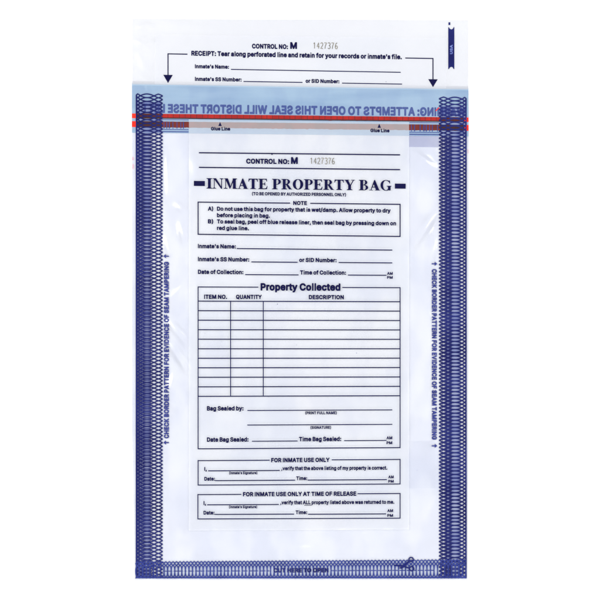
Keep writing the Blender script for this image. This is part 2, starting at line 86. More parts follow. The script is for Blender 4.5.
        '7 5 6 7 4 5 3 1 2 4 1 3 8 4 7 4 0 1 8 0 4 9 0 8 9 55 0 55 56 0 56 32 0 10 55 9 11 54 10 54 55 10 11 53 54 11 52 53 40 32 56 11 51 52 12 51 11 41 32 40 12 50 51 42 32 41 13 50 12 13 49 50 43 32 42 44 32 43 13 48 49 14 48 13 45 32 44 14 47 48 46 32 45 14 46 47 14 32 46 15 32 14 16 32 15 17 32 16 17 33 32 33 31 32 17 38 33 38 39 33 34 31 33 18 38 17 18 37 38 35 31 34 36 31 35 18 36 37 18 31 36 19 31 18 19 30 31 20 30 19 21 30 20 21 29 30 22 29 21 23 29 22 23 28 29 24 28 23 24 27 28 25 27 24 25 26 27')]),
    'h': (205, [('198 148 191 170 180 186 158 204 136 212 114 215 88 211 80 208 79 258 76 266 70 272 58 277 26 277 12 272 6 264 4 254 4 0 9 -14 14 -19 22 -22 58 -22 68 -19 76 -12 79 0 81 124 88 136 96 141 104 142 114 140 118 137 124 128 125 116 126 0 128 -11 136 -19 146 -22 180 -22 192 -18 199 -10 201 0 201 120',
        '13 11 12 13 10 11 13 9 10 14 9 13 14 8 9 15 8 14 15 7 8 16 7 15 6 4 5 6 3 4 7 3 6 16 25 7 25 3 7 25 2 3 25 26 2 26 1 2 26 27 1 27 0 1 27 28 0 28 40 0 29 40 28 30 40 29 16 24 25 31 40 30 16 23 24 31 39 40 32 39 31 17 23 16 17 22 23 33 39 32 33 38 39 33 37 38 34 37 33 17 21 22 18 21 17 34 36 37 19 21 18 35 36 34 19 20 21')]),
    'i': (83, [('83 256 75 270 69 275 57 282 41 284 27 282 13 274 4 262 0 254 -2 242 0 228 13 208 6 200 4 190 4 -2 9 -14 21 -22 63 -22 73 -16 79 -4 79 190 77 200 70 208 83 228 86 242',
        '5 3 4 5 2 3 6 2 5 6 1 2 7 1 6 7 0 1 8 0 7 8 24 0 9 24 8 10 24 9 10 23 24 11 23 10 11 22 23 12 22 11 12 21 22 13 21 12 13 20 21 14 20 13 14 19 20 15 19 14 15 18 19 16 18 15 16 17 18')]),
    'l': (95, [('78 261 72 271 62 276 24 277 16 275 10 270 5 263 4 255 4 43 7 19 17 -1 24 -9 42 -19 68 -24 84 -23 100 -19 109 -11 113 1 104 39 94 48 79 51',
        '4 2 3 4 1 2 5 1 4 5 0 1 6 0 5 7 0 6 7 20 0 8 20 7 8 19 20 8 18 19 9 18 8 9 17 18 10 17 9 10 16 17 11 16 10 12 16 11 12 15 16 12 14 15 13 14 12')]),
    'm': (305, [('298 154 290 175 276 193 259 206 238 213 218 216 198 213 180 208 160 195 136 211 112 215 92 214 72 206 58 212 24 212 16 210 7 202 4 190 4 0 6 -10 14 -19 26 -22 62 -22 70 -18 76 -12 79 0 80 126 86 138 94 142 100 142 111 138 115 128 115 0 117 -10 124 -19 134 -22 170 -22 181 -18 188 -10 190 -2 191 130 198 140 208 142 216 141 222 138 225 126 225 0 228 -10 234 -18 244 -22 280 -22 290 -19 297 -12 301 -2 301 128',
        '6 4 5 11 9 10 12 9 11 7 4 6 7 3 4 15 13 14 15 12 13 12 8 9 16 12 15 8 3 7 16 8 12 8 2 3 17 8 16 17 2 8 17 1 2 18 27 17 27 28 17 28 1 17 28 29 1 29 0 1 29 42 0 42 43 0 43 54 0 29 41 42 30 41 29 44 54 43 30 40 41 31 40 30 45 54 44 18 26 27 31 39 40 32 39 31 45 53 54 18 25 26 46 53 45 19 25 18 19 24 25 33 39 32 47 53 46 33 38 39 47 52 53 34 38 33 34 37 38 48 52 47 20 24 19 20 23 24 48 51 52 49 51 48 34 36 37 20 22 23 35 36 34 21 22 20 49 50 51')]),
    'n': (205, [('198 148 190 171 177 190 158 204 138 212 112 215 88 211 72 205 64 210 56 212 24 212 12 207 6 200 4 190 4 0 9 -14 14 -19 22 -22 58 -22 68 -19 76 -12 79 0 81 124 88 136 96 141 104 142 114 140 118 137 124 128 125 116 126 0 128 -11 136 -19 146 -22 180 -22 192 -18 199 -10 201 0 201 120',
        '6 4 5 10 8 9 11 8 10 6 3 4 7 3 6 11 7 8 12 7 11 12 3 7 12 2 3 13 2 12 14 23 13 23 2 13 23 24 2 24 1 2 24 25 1 25 0 1 25 26 0 26 38 0 27 38 26 28 38 27 14 22 23 29 38 28 14 21 22 29 37 38 30 37 29 15 21 14 15 20 21 31 37 30 31 36 37 31 35 36 32 35 31 15 19 20 16 19 15 32 34 35 17 19 16 33 34 32 17 18 19')]),
    'o': (208, [('209 128 200 156 185 178 159 200 133 211 103 215 73 211 49 200 23 178 8 156 -2 128 -5 92 -2 62 7 34 27 5 47 -11 73 -23 107 -26 133 -23 159 -12 183 8 201 36 210 62 213 92 133 120 136 108 137 92 135 78 128 58 121 51 113 47 103 46 93 48 87 51 80 58 76 66 72 80 72 108 80 130 87 137 93 140 103 142 113 141 121 137 126 132',
        '6 4 5 6 3 4 7 3 6 8 3 7 8 2 3 9 2 8 9 1 2 10 1 9 10 41 1 41 42 1 42 0 1 10 40 41 43 0 42 10 39 40 10 38 39 44 0 43 24 0 44 10 37 38 11 37 10 24 23 0 25 23 24 11 36 37 26 23 25 12 36 11 27 23 26 27 22 23 12 35 36 28 22 27 12 34 35 13 34 12 28 21 22 13 33 34 29 21 28 30 21 29 13 32 33 13 31 32 31 21 30 13 21 31 13 20 21 14 20 13 14 19 20 15 19 14 16 19 15 16 18 19 17 18 16')]),
    'p': (212, [('214 129 205 157 190 181 168 199 144 210 112 215 92 212 72 205 60 212 26 212 18 211 10 205 6 199 4 191 4 -71 5 -79 10 -87 16 -92 24 -94 58 -94 67 -91 74 -85 79 -75 80 -20 94 -25 114 -27 142 -23 168 -11 189 7 205 33 215 63 218 95 137 121 141 97 140 81 137 67 132 58 126 51 118 47 108 46 95 51 84 65 80 79 80 111 88 131 94 138 100 141 118 141 126 137 131 133',
        '6 4 5 7 4 6 10 8 9 10 7 8 11 7 10 7 3 4 12 7 11 12 3 7 12 2 3 13 2 12 14 44 13 44 45 13 45 46 13 46 2 13 46 1 2 46 47 1 47 0 1 48 0 47 49 0 48 32 0 49 14 43 44 32 31 0 33 31 32 14 42 43 34 31 33 34 30 31 35 30 34 14 41 42 36 30 35 14 40 41 36 29 30 37 29 36 38 29 37 14 39 40 39 29 38 14 23 39 23 29 39 23 28 29 23 27 28 23 26 27 14 22 23 24 26 23 24 25 26 15 22 14 15 21 22 16 21 15 16 20 21 17 20 16 17 19 20 18 19 17')]),
    'r': (130, [('143 198 139 206 132 212 114 215 86 212 72 207 58 212 24 212 14 209 7 202 4 190 4 0 6 -10 14 -19 24 -22 60 -22 68 -19 76 -12 79 0 81 126 86 134 94 139 104 140 126 139 138 146 144 158',
        '4 2 3 5 2 4 8 6 7 8 5 6 5 1 2 9 5 8 9 1 5 9 0 1 10 0 9 10 25 0 11 19 10 19 20 10 20 21 10 21 25 10 21 24 25 21 22 24 22 23 24 11 18 19 12 18 11 12 17 18 13 17 12 13 16 17 14 16 13 14 15 16')]),
    's': (182, [('183 152 177 168 168 182 154 196 136 207 118 212 94 215 70 212 48 205 29 194 14 178 5 162 1 138 7 108 20 89 37 76 36 74 8 67 1 62 -4 54 -5 44 2 24 14 4 30 -10 48 -19 68 -25 90 -27 116 -24 136 -18 160 -5 174 10 184 28 188 56 183 80 172 98 145 118 170 124 177 128 184 139 110 52 102 47 82 46 72 52 68 62 70 63 100 56 113 130 112 128 92 133 80 137 79 140 92 143 102 143 108 139',
        '7 5 6 8 5 7 8 4 5 8 3 4 9 3 8 9 2 3 10 2 9 10 1 2 11 1 10 11 0 1 12 0 11 12 51 0 51 38 0 12 50 51 52 38 51 53 38 52 12 49 50 53 37 38 46 37 53 13 49 12 13 48 49 13 47 48 47 37 46 13 37 47 13 36 37 13 35 36 13 34 35 14 34 13 14 33 34 15 33 14 15 32 33 16 32 15 17 32 16 18 44 17 44 32 17 18 43 44 45 32 44 18 42 43 19 42 18 39 32 45 39 31 32 20 42 19 20 41 42 40 31 39 41 31 40 20 31 41 21 31 20 21 30 31 22 30 21 22 29 30 23 29 22 23 28 29 24 28 23 24 27 28 25 27 24 25 26 27')]),
    't': (114, [('124 196 119 204 111 210 103 212 87 212 85 214 85 238 83 246 73 256 61 258 29 258 19 254 14 248 10 240 9 212 -1 212 -9 209 -15 203 -18 196 -19 162 -17 154 -7 143 10 140 10 46 15 18 31 -6 55 -20 83 -25 101 -23 119 -18 128 -6 128 6 123 32 119 40 107 48 87 48 86 50 86 140 109 142 116 146 121 152 124 162',
        '10 8 9 11 8 10 11 7 8 12 7 11 13 7 12 13 6 7 14 6 13 14 5 6 14 4 5 15 4 14 15 3 4 15 2 3 16 2 15 16 1 2 17 1 16 17 0 1 18 0 17 19 0 18 19 41 0 20 41 19 20 40 41 21 40 20 21 39 40 21 38 39 22 38 21 22 37 38 23 37 22 23 36 37 23 35 36 35 33 34 23 33 35 24 33 23 24 32 33 24 31 32 25 31 24 25 30 31 26 30 25 26 29 30 26 28 29 27 28 26')]),
    'u': (205, [('200 195 192 207 180 212 144 212 136 209 129 201 126 189 124 67 122 59 117 53 108 49 100 48 90 50 86 53 81 61 79 75 79 191 76 201 68 209 58 212 22 212 14 209 9 203 4 189 4 69 6 45 14 19 30 -2 50 -16 68 -23 90 -25 116 -22 132 -15 138 -20 146 -22 180 -22 188 -20 196 -15 201 -1',
        '20 18 19 3 1 2 4 1 3 21 18 20 21 17 18 5 1 4 22 17 21 5 0 1 23 17 22 23 16 17 6 0 5 6 38 0 23 15 16 24 15 23 7 38 6 24 14 15 25 14 24 8 38 7 25 13 14 9 38 8 10 38 9 25 12 13 25 11 12 11 38 10 25 38 11 26 38 25 27 38 26 27 37 38 28 32 27 32 37 27 32 36 37 28 31 32 33 36 32 29 31 28 34 36 33 34 35 36 29 30 31')]),
    'v': (195, [('207 196 201 206 189 212 151 212 139 207 132 198 97 105 63 198 58 206 45 212 7 212 -3 209 -10 202 -14 192 -12 182 60 -8 69 -19 79 -22 115 -22 125 -19 132 -12 207 182',
        '4 2 3 11 9 10 11 8 9 4 1 2 12 8 11 5 1 4 5 0 1 12 7 8 13 7 12 13 6 7 6 0 5 6 21 0 14 6 13 15 6 14 6 20 21 15 20 6 16 20 15 16 19 20 17 19 16 17 18 19')]),
    'w': (284, [('294 196 287 206 275 212 237 212 227 208 218 196 199 128 180 196 174 206 161 212 119 211 111 206 105 198 85 127 65 196 59 206 51 211 43 212 9 212 -3 207 -10 196 -11 184 47 -6 51 -14 59 -20 67 -22 101 -22 113 -18 120 -8 141 65 163 -8 169 -17 177 -21 185 -22 217 -22 229 -17 236 -6 293 182',
        '18 16 17 19 16 18 4 2 3 4 1 2 10 8 9 11 8 10 19 15 16 5 1 4 20 15 19 5 0 1 20 14 15 12 8 11 12 7 8 13 7 12 21 14 20 21 13 14 13 6 7 6 0 5 6 37 0 22 13 21 6 36 37 13 36 6 22 29 13 29 36 13 22 28 29 30 36 29 23 28 22 30 35 36 23 27 28 31 35 30 24 27 23 32 35 31 32 34 35 24 26 27 25 26 24 33 34 32')]),
    'y': (195, [('207 195 201 206 189 212 151 212 139 207 132 197 97 105 63 197 58 205 45 212 9 212 -1 210 -9 203 -13 193 -13 183 57 -1 49 -21 25 -21 17 -25 11 -33 1 -69 3 -79 11 -88 31 -94 47 -95 63 -93 79 -88 91 -81 107 -66 123 -37 207 181',
        '11 9 10 4 2 3 11 8 9 4 1 2 12 8 11 5 1 4 5 0 1 12 7 8 13 7 12 13 6 7 6 0 5 6 30 0 14 6 13 15 6 14 6 29 30 15 29 6 16 29 15 17 29 16 18 29 17 19 29 18 20 29 19 20 28 29 20 27 28 21 27 20 22 27 21 22 26 27 23 26 22 23 25 26 23 24 25')]),
}
ALPHA = {}
for _ch, (_adv, _parts) in GL.items():
    _out = []
    for _v, _f in _parts:
        _v = [int(t) for t in _v.split()]
        _f = [int(t) for t in _f.split()]
        _out.append(([(_v[i], _v[i + 1] + 22) for i in range(0, len(_v), 2)],
                     [tuple(_f[i:i + 3]) for i in range(0, len(_f), 3)]))
    ALPHA[_ch] = (_adv + 16, _out)
ALPHA['I'] = (110, [([(18, 0), (86, 0), (86, 299), (18, 299)], [(0, 1, 2), (0, 2, 3)])])
ALPHA['l'] = (104, [([(17, 0), (82, 0), (82, 304), (17, 304)], [(0, 1, 2), (0, 2, 3)])])
ALPHA['i'] = (104, [([(17, 0), (82, 0), (82, 222), (17, 222)], [(0, 1, 2), (0, 2, 3)]),
                    ([(17, 250), (82, 250), (82, 310), (17, 310)], [(0, 1, 2), (0, 2, 3)])])
SPACE = 84

# ------------------------------------------------------------------ shape of the bag
SKEW = [(19, .003), (45, .0178), (71, .0172), (85, .0155), (118, .0115), (153, .0105), (170, .0115), (235, .0105),
        (250, .010), (287, .0035), (301, .003), (396, -.003), (448, -.006), (495, -.0055), (518, -.004), (552, -.007), (562, -.007),
        (578, 0.0), (600, 0.0)]


def skew(y):
    if y <= SKEW[0][0]:
        return SKEW[0][1]
    for (a, s), (b, t) in zip(SKEW, SKEW[1:]):
        if y <= b:
            return s + (t - s) * (y - a) / (b - a)
    return 0.0


def lerp_tab(tab, y):
    if y <= tab[0][0]:
        return tab[0][1]
    for (a, s), (b, t) in zip(tab, tab[1:]):
        if y <= b:
            return s + (t - s) * (y - a) / (b - a)
    return tab[-1][1]


LEFT = [(19, 131.8), (85, 131.9), (300, 131.8), (430, 132.0), (520, 133.8), (581, 134.6)]
RIGHT = [(19, 468.6), (85, 468.6), (150, 469.0), (300, 469.3), (450, 468.8), (520, 468.2), (581, 467.6)]

# creases and bubbles of the film: x0, y0, x1, y1, half width, height
CREASE = [
    (167.5, 156, 168.5, 196, 1.8, .55), (166, 236, 172, 262, 3.0, .8), (181, 226, 186, 244, 2.6, .8),
    (170, 322, 191, 346, 2.6, 1.0), (169, 341, 190, 371, 2.8, 1.1), (176, 372, 168, 398, 2.6, .6),
    (172, 404, 190, 410, 2.6, .5), (174, 296, 188, 284, 2.4, .5), (176, 206, 188, 214, 2.4, .6),
    (411, 246, 440, 204, 2.8, 1.1), (413, 196, 438, 178, 3.0, .6), (414, 153, 437, 168, 3.0, .9),
    (428, 262, 436, 234, 2.6, .7), (412, 300, 434, 322, 3.2, .35), (413, 402, 433, 372, 3.2, .4),
    (411, 441, 440, 443, 1.8, .4), (411, 489, 438, 493, 2.4, .4),
    (352, 534, 358, 552, 2.4, .6), (258, 546, 332, 541, 3.0, .5), (180, 540, 232, 536, 3.0, .35), (380, 548, 430, 540, 3.0, .4),
    (137, 30, 147, 26, 1.8, .55), (147, 26, 156, 30, 1.8, .5), (136, 44, 148, 49, 1.8, .7), (148, 49, 158, 42, 1.8, .6),
    (141, 41, 148, 42, 1.6, .4), (139, 56, 146, 74, 2.0, .35), (140, 78, 153, 84, 1.6, .4), (160, 24, 205, 30, 3.0, .3),
    (455, 78, 440, 90, 2.2, .3), (146, 87, 151, 95, 1.5, .4),
]


def sm(t):
    t = max(0.0, min(1.0, t))
    return t * t * (3 - 2 * t)


def height(x, y):
    """height of the upper film above its seams, in layout units"""
    h = 0.0
    if y > 84:
        d = min(x - 163, 438 - x, 560 - y, y - 132)
        if d > 0:
            h += 1.5 * sm(d / 55.0) + .35 * sm(d / 12.0)
            w = min(1.0, d / 12.0)
            h += w * .35 * noise.noise(Vector((x * .021, y * .017, 3.1)))
            if x < 192 or x > 406 or y > 528:
                h += w * .42 * noise.noise(Vector((x * .07, y * .045, 8.4)))
    else:
        h += .25 * noise.noise(Vector((x * .03, y * .03, 5.5))) * min(1.0, (84 - y) / 20.0) + .1
    for (x0, y0, x1, y1, hw, a) in CREASE:
        if abs(x - (x0 + x1) / 2) > abs(x1 - x0) / 2 + 4 * hw or abs(y - (y0 + y1) / 2) > abs(y1 - y0) / 2 + 4 * hw:
            continue
        dx, dy = x1 - x0, y1 - y0
        t = ((x - x0) * dx + (y - y0) * dy) / (dx * dx + dy * dy)
        e = 1.0
        if t < 0 or t > 1:
            t = max(0.0, min(1.0, t))
        px, py = x - x0 - t * dx, y - y0 - t * dy
        taper = .35 + .65 * math.sin(math.pi * t)
        h += (1.35 if y > 130 and x < 192 else 1.0) * a * taper * math.exp(-(px * px + py * py) / (2 * hw * hw))
    return h


def P(x, y, z, lift=True):
    """layout point -> world; z in layout units over the surface; lift = on the upper film"""
    h = height(x, y) if lift else 0.0
    yy = y + skew(y) * (x - 300)
    return ((x - 300) * PX, (300 - yy) * PX, (z + h) * PX)


# ------------------------------------------------------------------ mesh collector
class Ink:
    def __init__(self, z, lift=True):
        self.v, self.f, self.z, self.lift = [], [], z, lift

    def pts(self, pts, dz=0.0):
        n = len(self.v)
        for (x, y) in pts:
            self.v.append(P(x, y, self.z + dz, self.lift))
        return n

    def tris(self, pts, faces, dz=0.0):
        n = self.pts(pts, dz)
        self.f += [tuple(n + i for i in f) for f in faces]

    def poly(self, pts, dz=0.0):
        n = self.pts(pts, dz)
        self.f.append(tuple(range(n, n + len(pts))))

    def ribbon(self, pts, w, dz=0.0, closed=False):
        L, R, n = [], [], len(pts)
        for i, (x, y) in enumerate(pts):
            a = pts[(i - 1) % n] if (closed or i) else pts[i]
            b = pts[(i + 1) % n] if (closed or i < n - 1) else pts[i]
            dx, dy = b[0] - a[0], b[1] - a[1]
            l = math.hypot(dx, dy) or 1.0
            nx, ny = -dy / l * w / 2, dx / l * w / 2
            L.append((x + nx, y + ny))
            R.append((x - nx, y - ny))
        k = self.pts(L, dz)
        m = self.pts(R, dz)
        for i in range(n if closed else n - 1):
            j = (i + 1) % n
            self.f.append((k + i, k + j, m + j, m + i))

    def line(self, x0, y0, x1, y1, w=.8, dz=0.0):
        n = max(2, int(max(abs(x1 - x0), abs(y1 - y0)) / 2.5) + 1)
        self.ribbon([(x0 + (x1 - x0) * i / (n - 1), y0 + (y1 - y0) * i / (n - 1)) for i in range(n)], w, dz)

    def rect(self, x0, y0, x1, y1, dz=0.0, step=2.5):
        nx, ny = max(1, int((x1 - x0) / step)), max(1, int((y1 - y0) / step))
        g = [(x0 + (x1 - x0) * i / nx, y0 + (y1 - y0) * j / ny) for j in range(ny + 1) for i in range(nx + 1)]
        k = self.pts(g, dz)
        for j in range(ny):
            for i in range(nx):
                a = k + j * (nx + 1) + i
                self.f.append((a, a + nx + 1, a + nx + 2, a + 1))

    def text(self, s, x0, x1, base, cap, turn=0, mirror=False, dz=0.0):
        """lettering whose ink runs from x0 to x1 on a baseline; turn 90 = reads upwards, -90 = downwards
        (then x0..x1 run along y and base is an x)"""
        xs, pen = [], 0
        for ch in s:
            if ch == ' ':
                pen += SPACE
                continue
            xs.append((ch, pen))
            pen += ALPHA[ch][0]
        lo = min(p + min(v[0] for g in ALPHA[c][1] for v in g[0]) for c, p in xs)
        hi = max(p + max(v[0] for g in ALPHA[c][1] for v in g[0]) for c, p in xs)
        kx, ky = abs(x1 - x0) / (hi - lo), cap * 1.05 / 299.0
        for c, p in xs:
            for q, (vs, fs) in enumerate(ALPHA[c][1]):
                out = []
                for (gx, gy) in vs:
                    u, w = (gx + p - lo) * kx, gy * ky
                    if turn == 90:
                        out.append((base - w, x0 - u))
                    elif turn == -90:
                        out.append((base + w, x0 + u))
                    elif mirror:
                        out.append((x1 - u, base - w))
                    else:
                        out.append((x0 + u, base - w))
                self.tris(out, fs, dz + .03 * q)

    def build(self, name, mat, parent):
        me = bpy.data.meshes.new(name)
        me.from_pydata(self.v, [], self.f)
        me.validate()
        me.materials.append(mat)
        me.update()
        o = bpy.data.objects.new(name, me)
        C.objects.link(o)
        o.parent = parent
        return o


# ------------------------------------------------------------------ materials
def nodes(name):
    m = bpy.data.materials.new(name)
    m.use_nodes = True
    t = m.node_tree
    t.nodes.clear()
    out = t.nodes.new('ShaderNodeOutputMaterial')
    return m, t, out


def tex_noise(t, scale, detail=3.0, stretch=(1, 1, 1)):
    tc = t.nodes.new('ShaderNodeTexCoord')
    mp = t.nodes.new('ShaderNodeMapping')
    mp.inputs['Scale'].default_value = stretch
    n = t.nodes.new('ShaderNodeTexNoise')
    n.inputs['Scale'].default_value = scale
    n.inputs['Detail'].default_value = detail
    t.links.new(tc.outputs['Object'], mp.inputs[0])
    t.links.new(mp.outputs[0], n.inputs['Vector'])
    return n


def ramp(t, src, stops):
    r = t.nodes.new('ShaderNodeValToRGB')
    e = r.color_ramp.elements
    e[0].position, e[0].color = stops[0][0], (*stops[0][1], 1)
    e[1].position, e[1].color = stops[-1][0], (*stops[-1][1], 1)
    for p, c in stops[1:-1]:
        q = e.new(p)
        q.color = (*c, 1)
    t.links.new(src, r.inputs[0])
    return r


def film(name, body_a, body_b, opacity, tint_a, tint_b, scale=18, rough=.2, bump=.12, stretch=(1, 1, 1), gloss=1.45):
    """plastic film: clear part tinted, milky part scattering, glossy skin"""
    m, t, out = nodes(name)
    n = tex_noise(t, scale, 4, stretch)
    body = ramp(t, n.outputs['Fac'], [(.45, body_a), (.55, body_b)])
    tint = ramp(t, n.outputs['Fac'], [(.45, tint_a), (.55, tint_b)])
    fine = tex_noise(t, 420, 3)
    bp = t.nodes.new('ShaderNodeBump')
    bp.inputs['Strength'].default_value = bump
    bp.inputs['Distance'].default_value = .0004
    t.links.new(fine.outputs['Fac'], bp.inputs['Height'])
    tr = t.nodes.new('ShaderNodeBsdfTransparent')
    df = t.nodes.new('ShaderNodeBsdfDiffuse')
    gl = t.nodes.new('ShaderNodeBsdfGlossy')
    gl.inputs['Roughness'].default_value = rough
    fr = t.nodes.new('ShaderNodeFresnel')
    fr.inputs['IOR'].default_value = gloss
    for s in (df, gl, fr):
        t.links.new(bp.outputs[0], s.inputs['Normal'])
    t.links.new(tint.outputs[0], tr.inputs[0])
    t.links.new(body.outputs[0], df.inputs[0])
    m1 = t.nodes.new('ShaderNodeMixShader')
    m1.inputs[0].default_value = opacity
    t.links.new(tr.outputs[0], m1.inputs[1])
    t.links.new(df.outputs[0], m1.inputs[2])
    m2 = t.nodes.new('ShaderNodeMixShader')
    t.links.new(fr.outputs[0], m2.inputs[0])
    t.links.new(m1.outputs[0], m2.inputs[1])
    t.links.new(gl.outputs[0], m2.inputs[2])
    t.links.new(m2.outputs[0], out.inputs[0])
    return m


def ink(name, a, b, opacity=1.0, rough=.6, scale=160):
    """printing ink, slightly uneven in density"""
    m, t, out = nodes(name)
    n = tex_noise(t, scale, 3)
    r = ramp(t, n.outputs['Fac'], [(.35, a), (.65, b)])
    p = t.nodes.new('ShaderNodeBsdfPrincipled')
    p.inputs['Roughness'].default_value = rough
    p.inputs['Specular IOR Level'].default_value = .04
    t.links.new(r.outputs[0], p.inputs['Base Color'])
    if opacity < 1:
        tr = t.nodes.new('ShaderNodeBsdfTransparent')
        mx = t.nodes.new('ShaderNodeMixShader')
        mx.inputs[0].default_value = opacity
        t.links.new(tr.outputs[0], mx.inputs[1])
        t.links.new(p.outputs[0], mx.inputs[2])
        t.links.new(mx.outputs[0], out.inputs[0])
    else:
        t.links.new(p.outputs[0], out.inputs[0])
    return m


M_BACK = film('clear film, back', (.70, .71, .76), (.74, .75, .79), .22, (.80, .81, .845), (.82, .825, .85), 9)
M_FRONT = film('clear film, front', (.70, .71, .80), (.78, .79, .84), .012, (.902, .910, .938), (.940, .945, .955), 24, .14, .1, (1.4, .7, 1))
M_STUB = film('milky film, receipt', (.70, .71, .745), (.72, .73, .76), .45, (.78, .785, .815), (.80, .803, .825), 8)
M_PANEL = film('white ink on film', (.88, .90, .93), (.91, .92, .94), .23, (.985, .99, 1), (.99, .992, .998), 9, .25)
M_RPANEL = film('white ink on stub', (.84, .86, .90), (.86, .875, .90), .22, (.985, .99, 1), (.99, .992, 1), 10, .25)
M_LINER = film('blue release film', (.275, .385, .515), (.325, .435, .55), .90, (.55, .72, .9), (.6, .76, .92), 12, .22, .1, (.5, 2.5, 1))
M_LIP = film('lavender film', (.50, .51, .64), (.58, .59, .70), .3, (.86, .87, .94), (.9, .905, .96), 22, gloss=1.1)
M_PATCH = film('thin lavender film', (.70, .72, .80), (.72, .73, .80), .04, (.983, .986, .995), (.985, .988, .995), 14, gloss=1.05)
M_FILL = film('blue seam tint', (.20, .24, .50), (.36, .40, .62), .42, (.55, .6, .84), (.76, .79, .92), 26, .3, .1, (.5, 1, 1))
M_FILLB = film('pale blue seam tint', (.50, .58, .80), (.60, .67, .85), .3, (.88, .91, .97), (.93, .945, .98), 30, .3)
M_INK = ink('navy ink', (.004, .004, .036), (.006, .006, .046))
M_FRAME = ink('navy line ink', (.006, .007, .045), (.010, .012, .060))
M_SEAM = ink('navy seam ink', (.008, .010, .078), (.016, .021, .125), scale=22)
M_SEAMB = ink('blue seam ink', (.022, .032, .165), (.034, .048, .22), scale=60)
M_BACKINK = ink('blue ink on the back film', (.022, .026, .13), (.05, .058, .22), .8, scale=60)
M_VTEXT = ink('blue lettering ink', (.025, .032, .16), (.04, .05, .21))
M_WARN = ink('warning lettering ink', (.030, .050, .25), (.045, .072, .30), .66)
M_RED = ink('dark red glue', (.33, .007, .003), (.42, .010, .004), .98, .35, 90)
M_RED2 = ink('brown red glue', (.12, .016, .010), (.19, .020, .013), .97, .6, 90)
M_REDEND = ink('bright red glue', (.80, .022, .014), (.86, .035, .018), 1, .35)
M_GLUEEDGE = ink('brown glue edge', (.035, .012, .014), (.06, .016, .016), .98)
M_GLUEDARK = ink('dark brown print over glue', (.02, .010, .012), (.06, .012, .010), .6, .6, 120)
M_DOT = ink('grey olive dot ink', (.12, .11, .085), (.19, .17, .12))
M_SMUDGE = ink('pink smudge', (.72, .22, .30), (.78, .34, .40), .35)
M_PALE = ink('pale blue lettering', (.10, .13, .36), (.14, .18, .42))

m, t, out = nodes('white sheet')
p = t.nodes.new('ShaderNodeBsdfPrincipled')
p.inputs['Roughness'].default_value = .8
n = tex_noise(t, 60, 3)
r = ramp(t, n.outputs['Fac'], [(.3, (.885, .885, .885)), (.7, (.905, .905, .905))])
t.links.new(r.outputs[0], p.inputs['Base Color'])
t.links.new(p.outputs[0], out.inputs[0])
M_SHEET = m

# ------------------------------------------------------------------ surface the bag lies on
me = bpy.data.meshes.new('backdrop')
S = 3.0
me.from_pydata([(-S, -S, 0), (S, -S, 0), (S, S, 0), (-S, S, 0)], [], [(0, 1, 2, 3)])
me.materials.append(M_SHEET)
bd = bpy.data.objects.new('backdrop', me)
C.objects.link(bd)
bd['kind'] = 'structure'
bd['label'] = 'plain white sheet under the plastic bag'
bd['category'] = 'backdrop'

# ------------------------------------------------------------------ the bag
bag = bpy.data.objects.new('property_bag', None)
C.objects.link(bag)
bag['label'] = 'flat clear plastic property bag with blue seal band and printed form'
bag['category'] = 'plastic bag'

Z_BACK, Z_BPRINT, Z_LIP, Z_LINER, Z_GLUE, Z_WARN = .2, .35, .5, .65, .8, .95
Z_FRONT, Z_PANEL, Z_INK, Z_SEAM = 1.2, 1.38, 1.56, 1.5


def sheet(name, mat, y0, y1, z, lift, inset=0.0, step=2.0, thick=.08):
    """one film over the whole width of the bag, with edges that waver slightly"""
    b = Ink(z, lift)
    ny, nx = int((y1 - y0) / step), int(337 / step)
    for j in range(ny + 1):
        y = y0 + (y1 - y0) * j / ny
        a, c = lerp_tab(LEFT, y) + inset, lerp_tab(RIGHT, y) - inset
        a += .25 * noise.noise(Vector((y * .05, 1.0, z)))
        c += .25 * noise.noise(Vector((y * .05, 9.0, z)))
        b.pts([(a + (c - a) * i / nx, y) for i in range(nx + 1)])
    for j in range(ny):
        for i in range(nx):
            q = j * (nx + 1) + i
            b.f.append((q, q + nx + 1, q + nx + 2, q + 1))
    o = b.build(name, mat, bag)
    for pl in o.data.polygons:
        pl.use_smooth = True
    return o


back = sheet('back_film', M_BACK, 83.6, 580.2, Z_BACK, False, .15)
front = sheet('front_film', M_FRONT, 88.0, 580.0, Z_FRONT, True)
stub = sheet('receipt_stub', M_STUB, 19.6, 87.0, Z_FRONT, True)

# inner lip of the opening and a loose film patch, seen through the clear side strips
b = Ink(Z_LIP, False)
b.rect(409, 131, 439.5, 145.8)
b.build('inner_lip', M_LIP, bag)
b = Ink(Z_LIP, False)
b.rect(408.6, 441.5, 440, 489)
b.build('film_patch', M_PATCH, bag)

# ---- seal band
b = Ink(Z_LINER, False)
ys = 85.6
n = 120
g = []
for j in range(21):
    for i in range(n + 1):
        g.append((132.0 + (468.4 - 132.0) * i / n, ys + (134.6 - ys) * j / 20))
k = b.pts(g)
for j in range(20):
    for i in range(n):
        q = j * (n + 1) + i
        b.f.append((q, q + n + 1, q + n + 2, q + 1))
liner = b.build('release_liner', M_LINER, bag)

b = Ink(Z_WARN, False)
b.text('WARNING: ATTEMPTS TO OPEN THIS SEAL WILL DISTORT THESE LETT', 142.0, 466, 114.7, 8.6, mirror=True)
b.build('lettering', M_WARN, liner)
for (a, c) in ((162, 188.6), (409.4, 439.5)):
    b = Ink(Z_WARN, False)
    b.line(a, 121.2, c, 121.2, .7)
    b.line(a, 131.0, c, 131.0, .8)
    b.line(a, 133.2, c, 133.2, 1.1)
    x = a + 2
    while x < c - 2:
        b.line(x, 123.4, x, 130.2, .8 + .5 * random.random())
        x += 2.3 + 3.5 * random.random()
    b.build('printed_rule', M_WARN, liner)


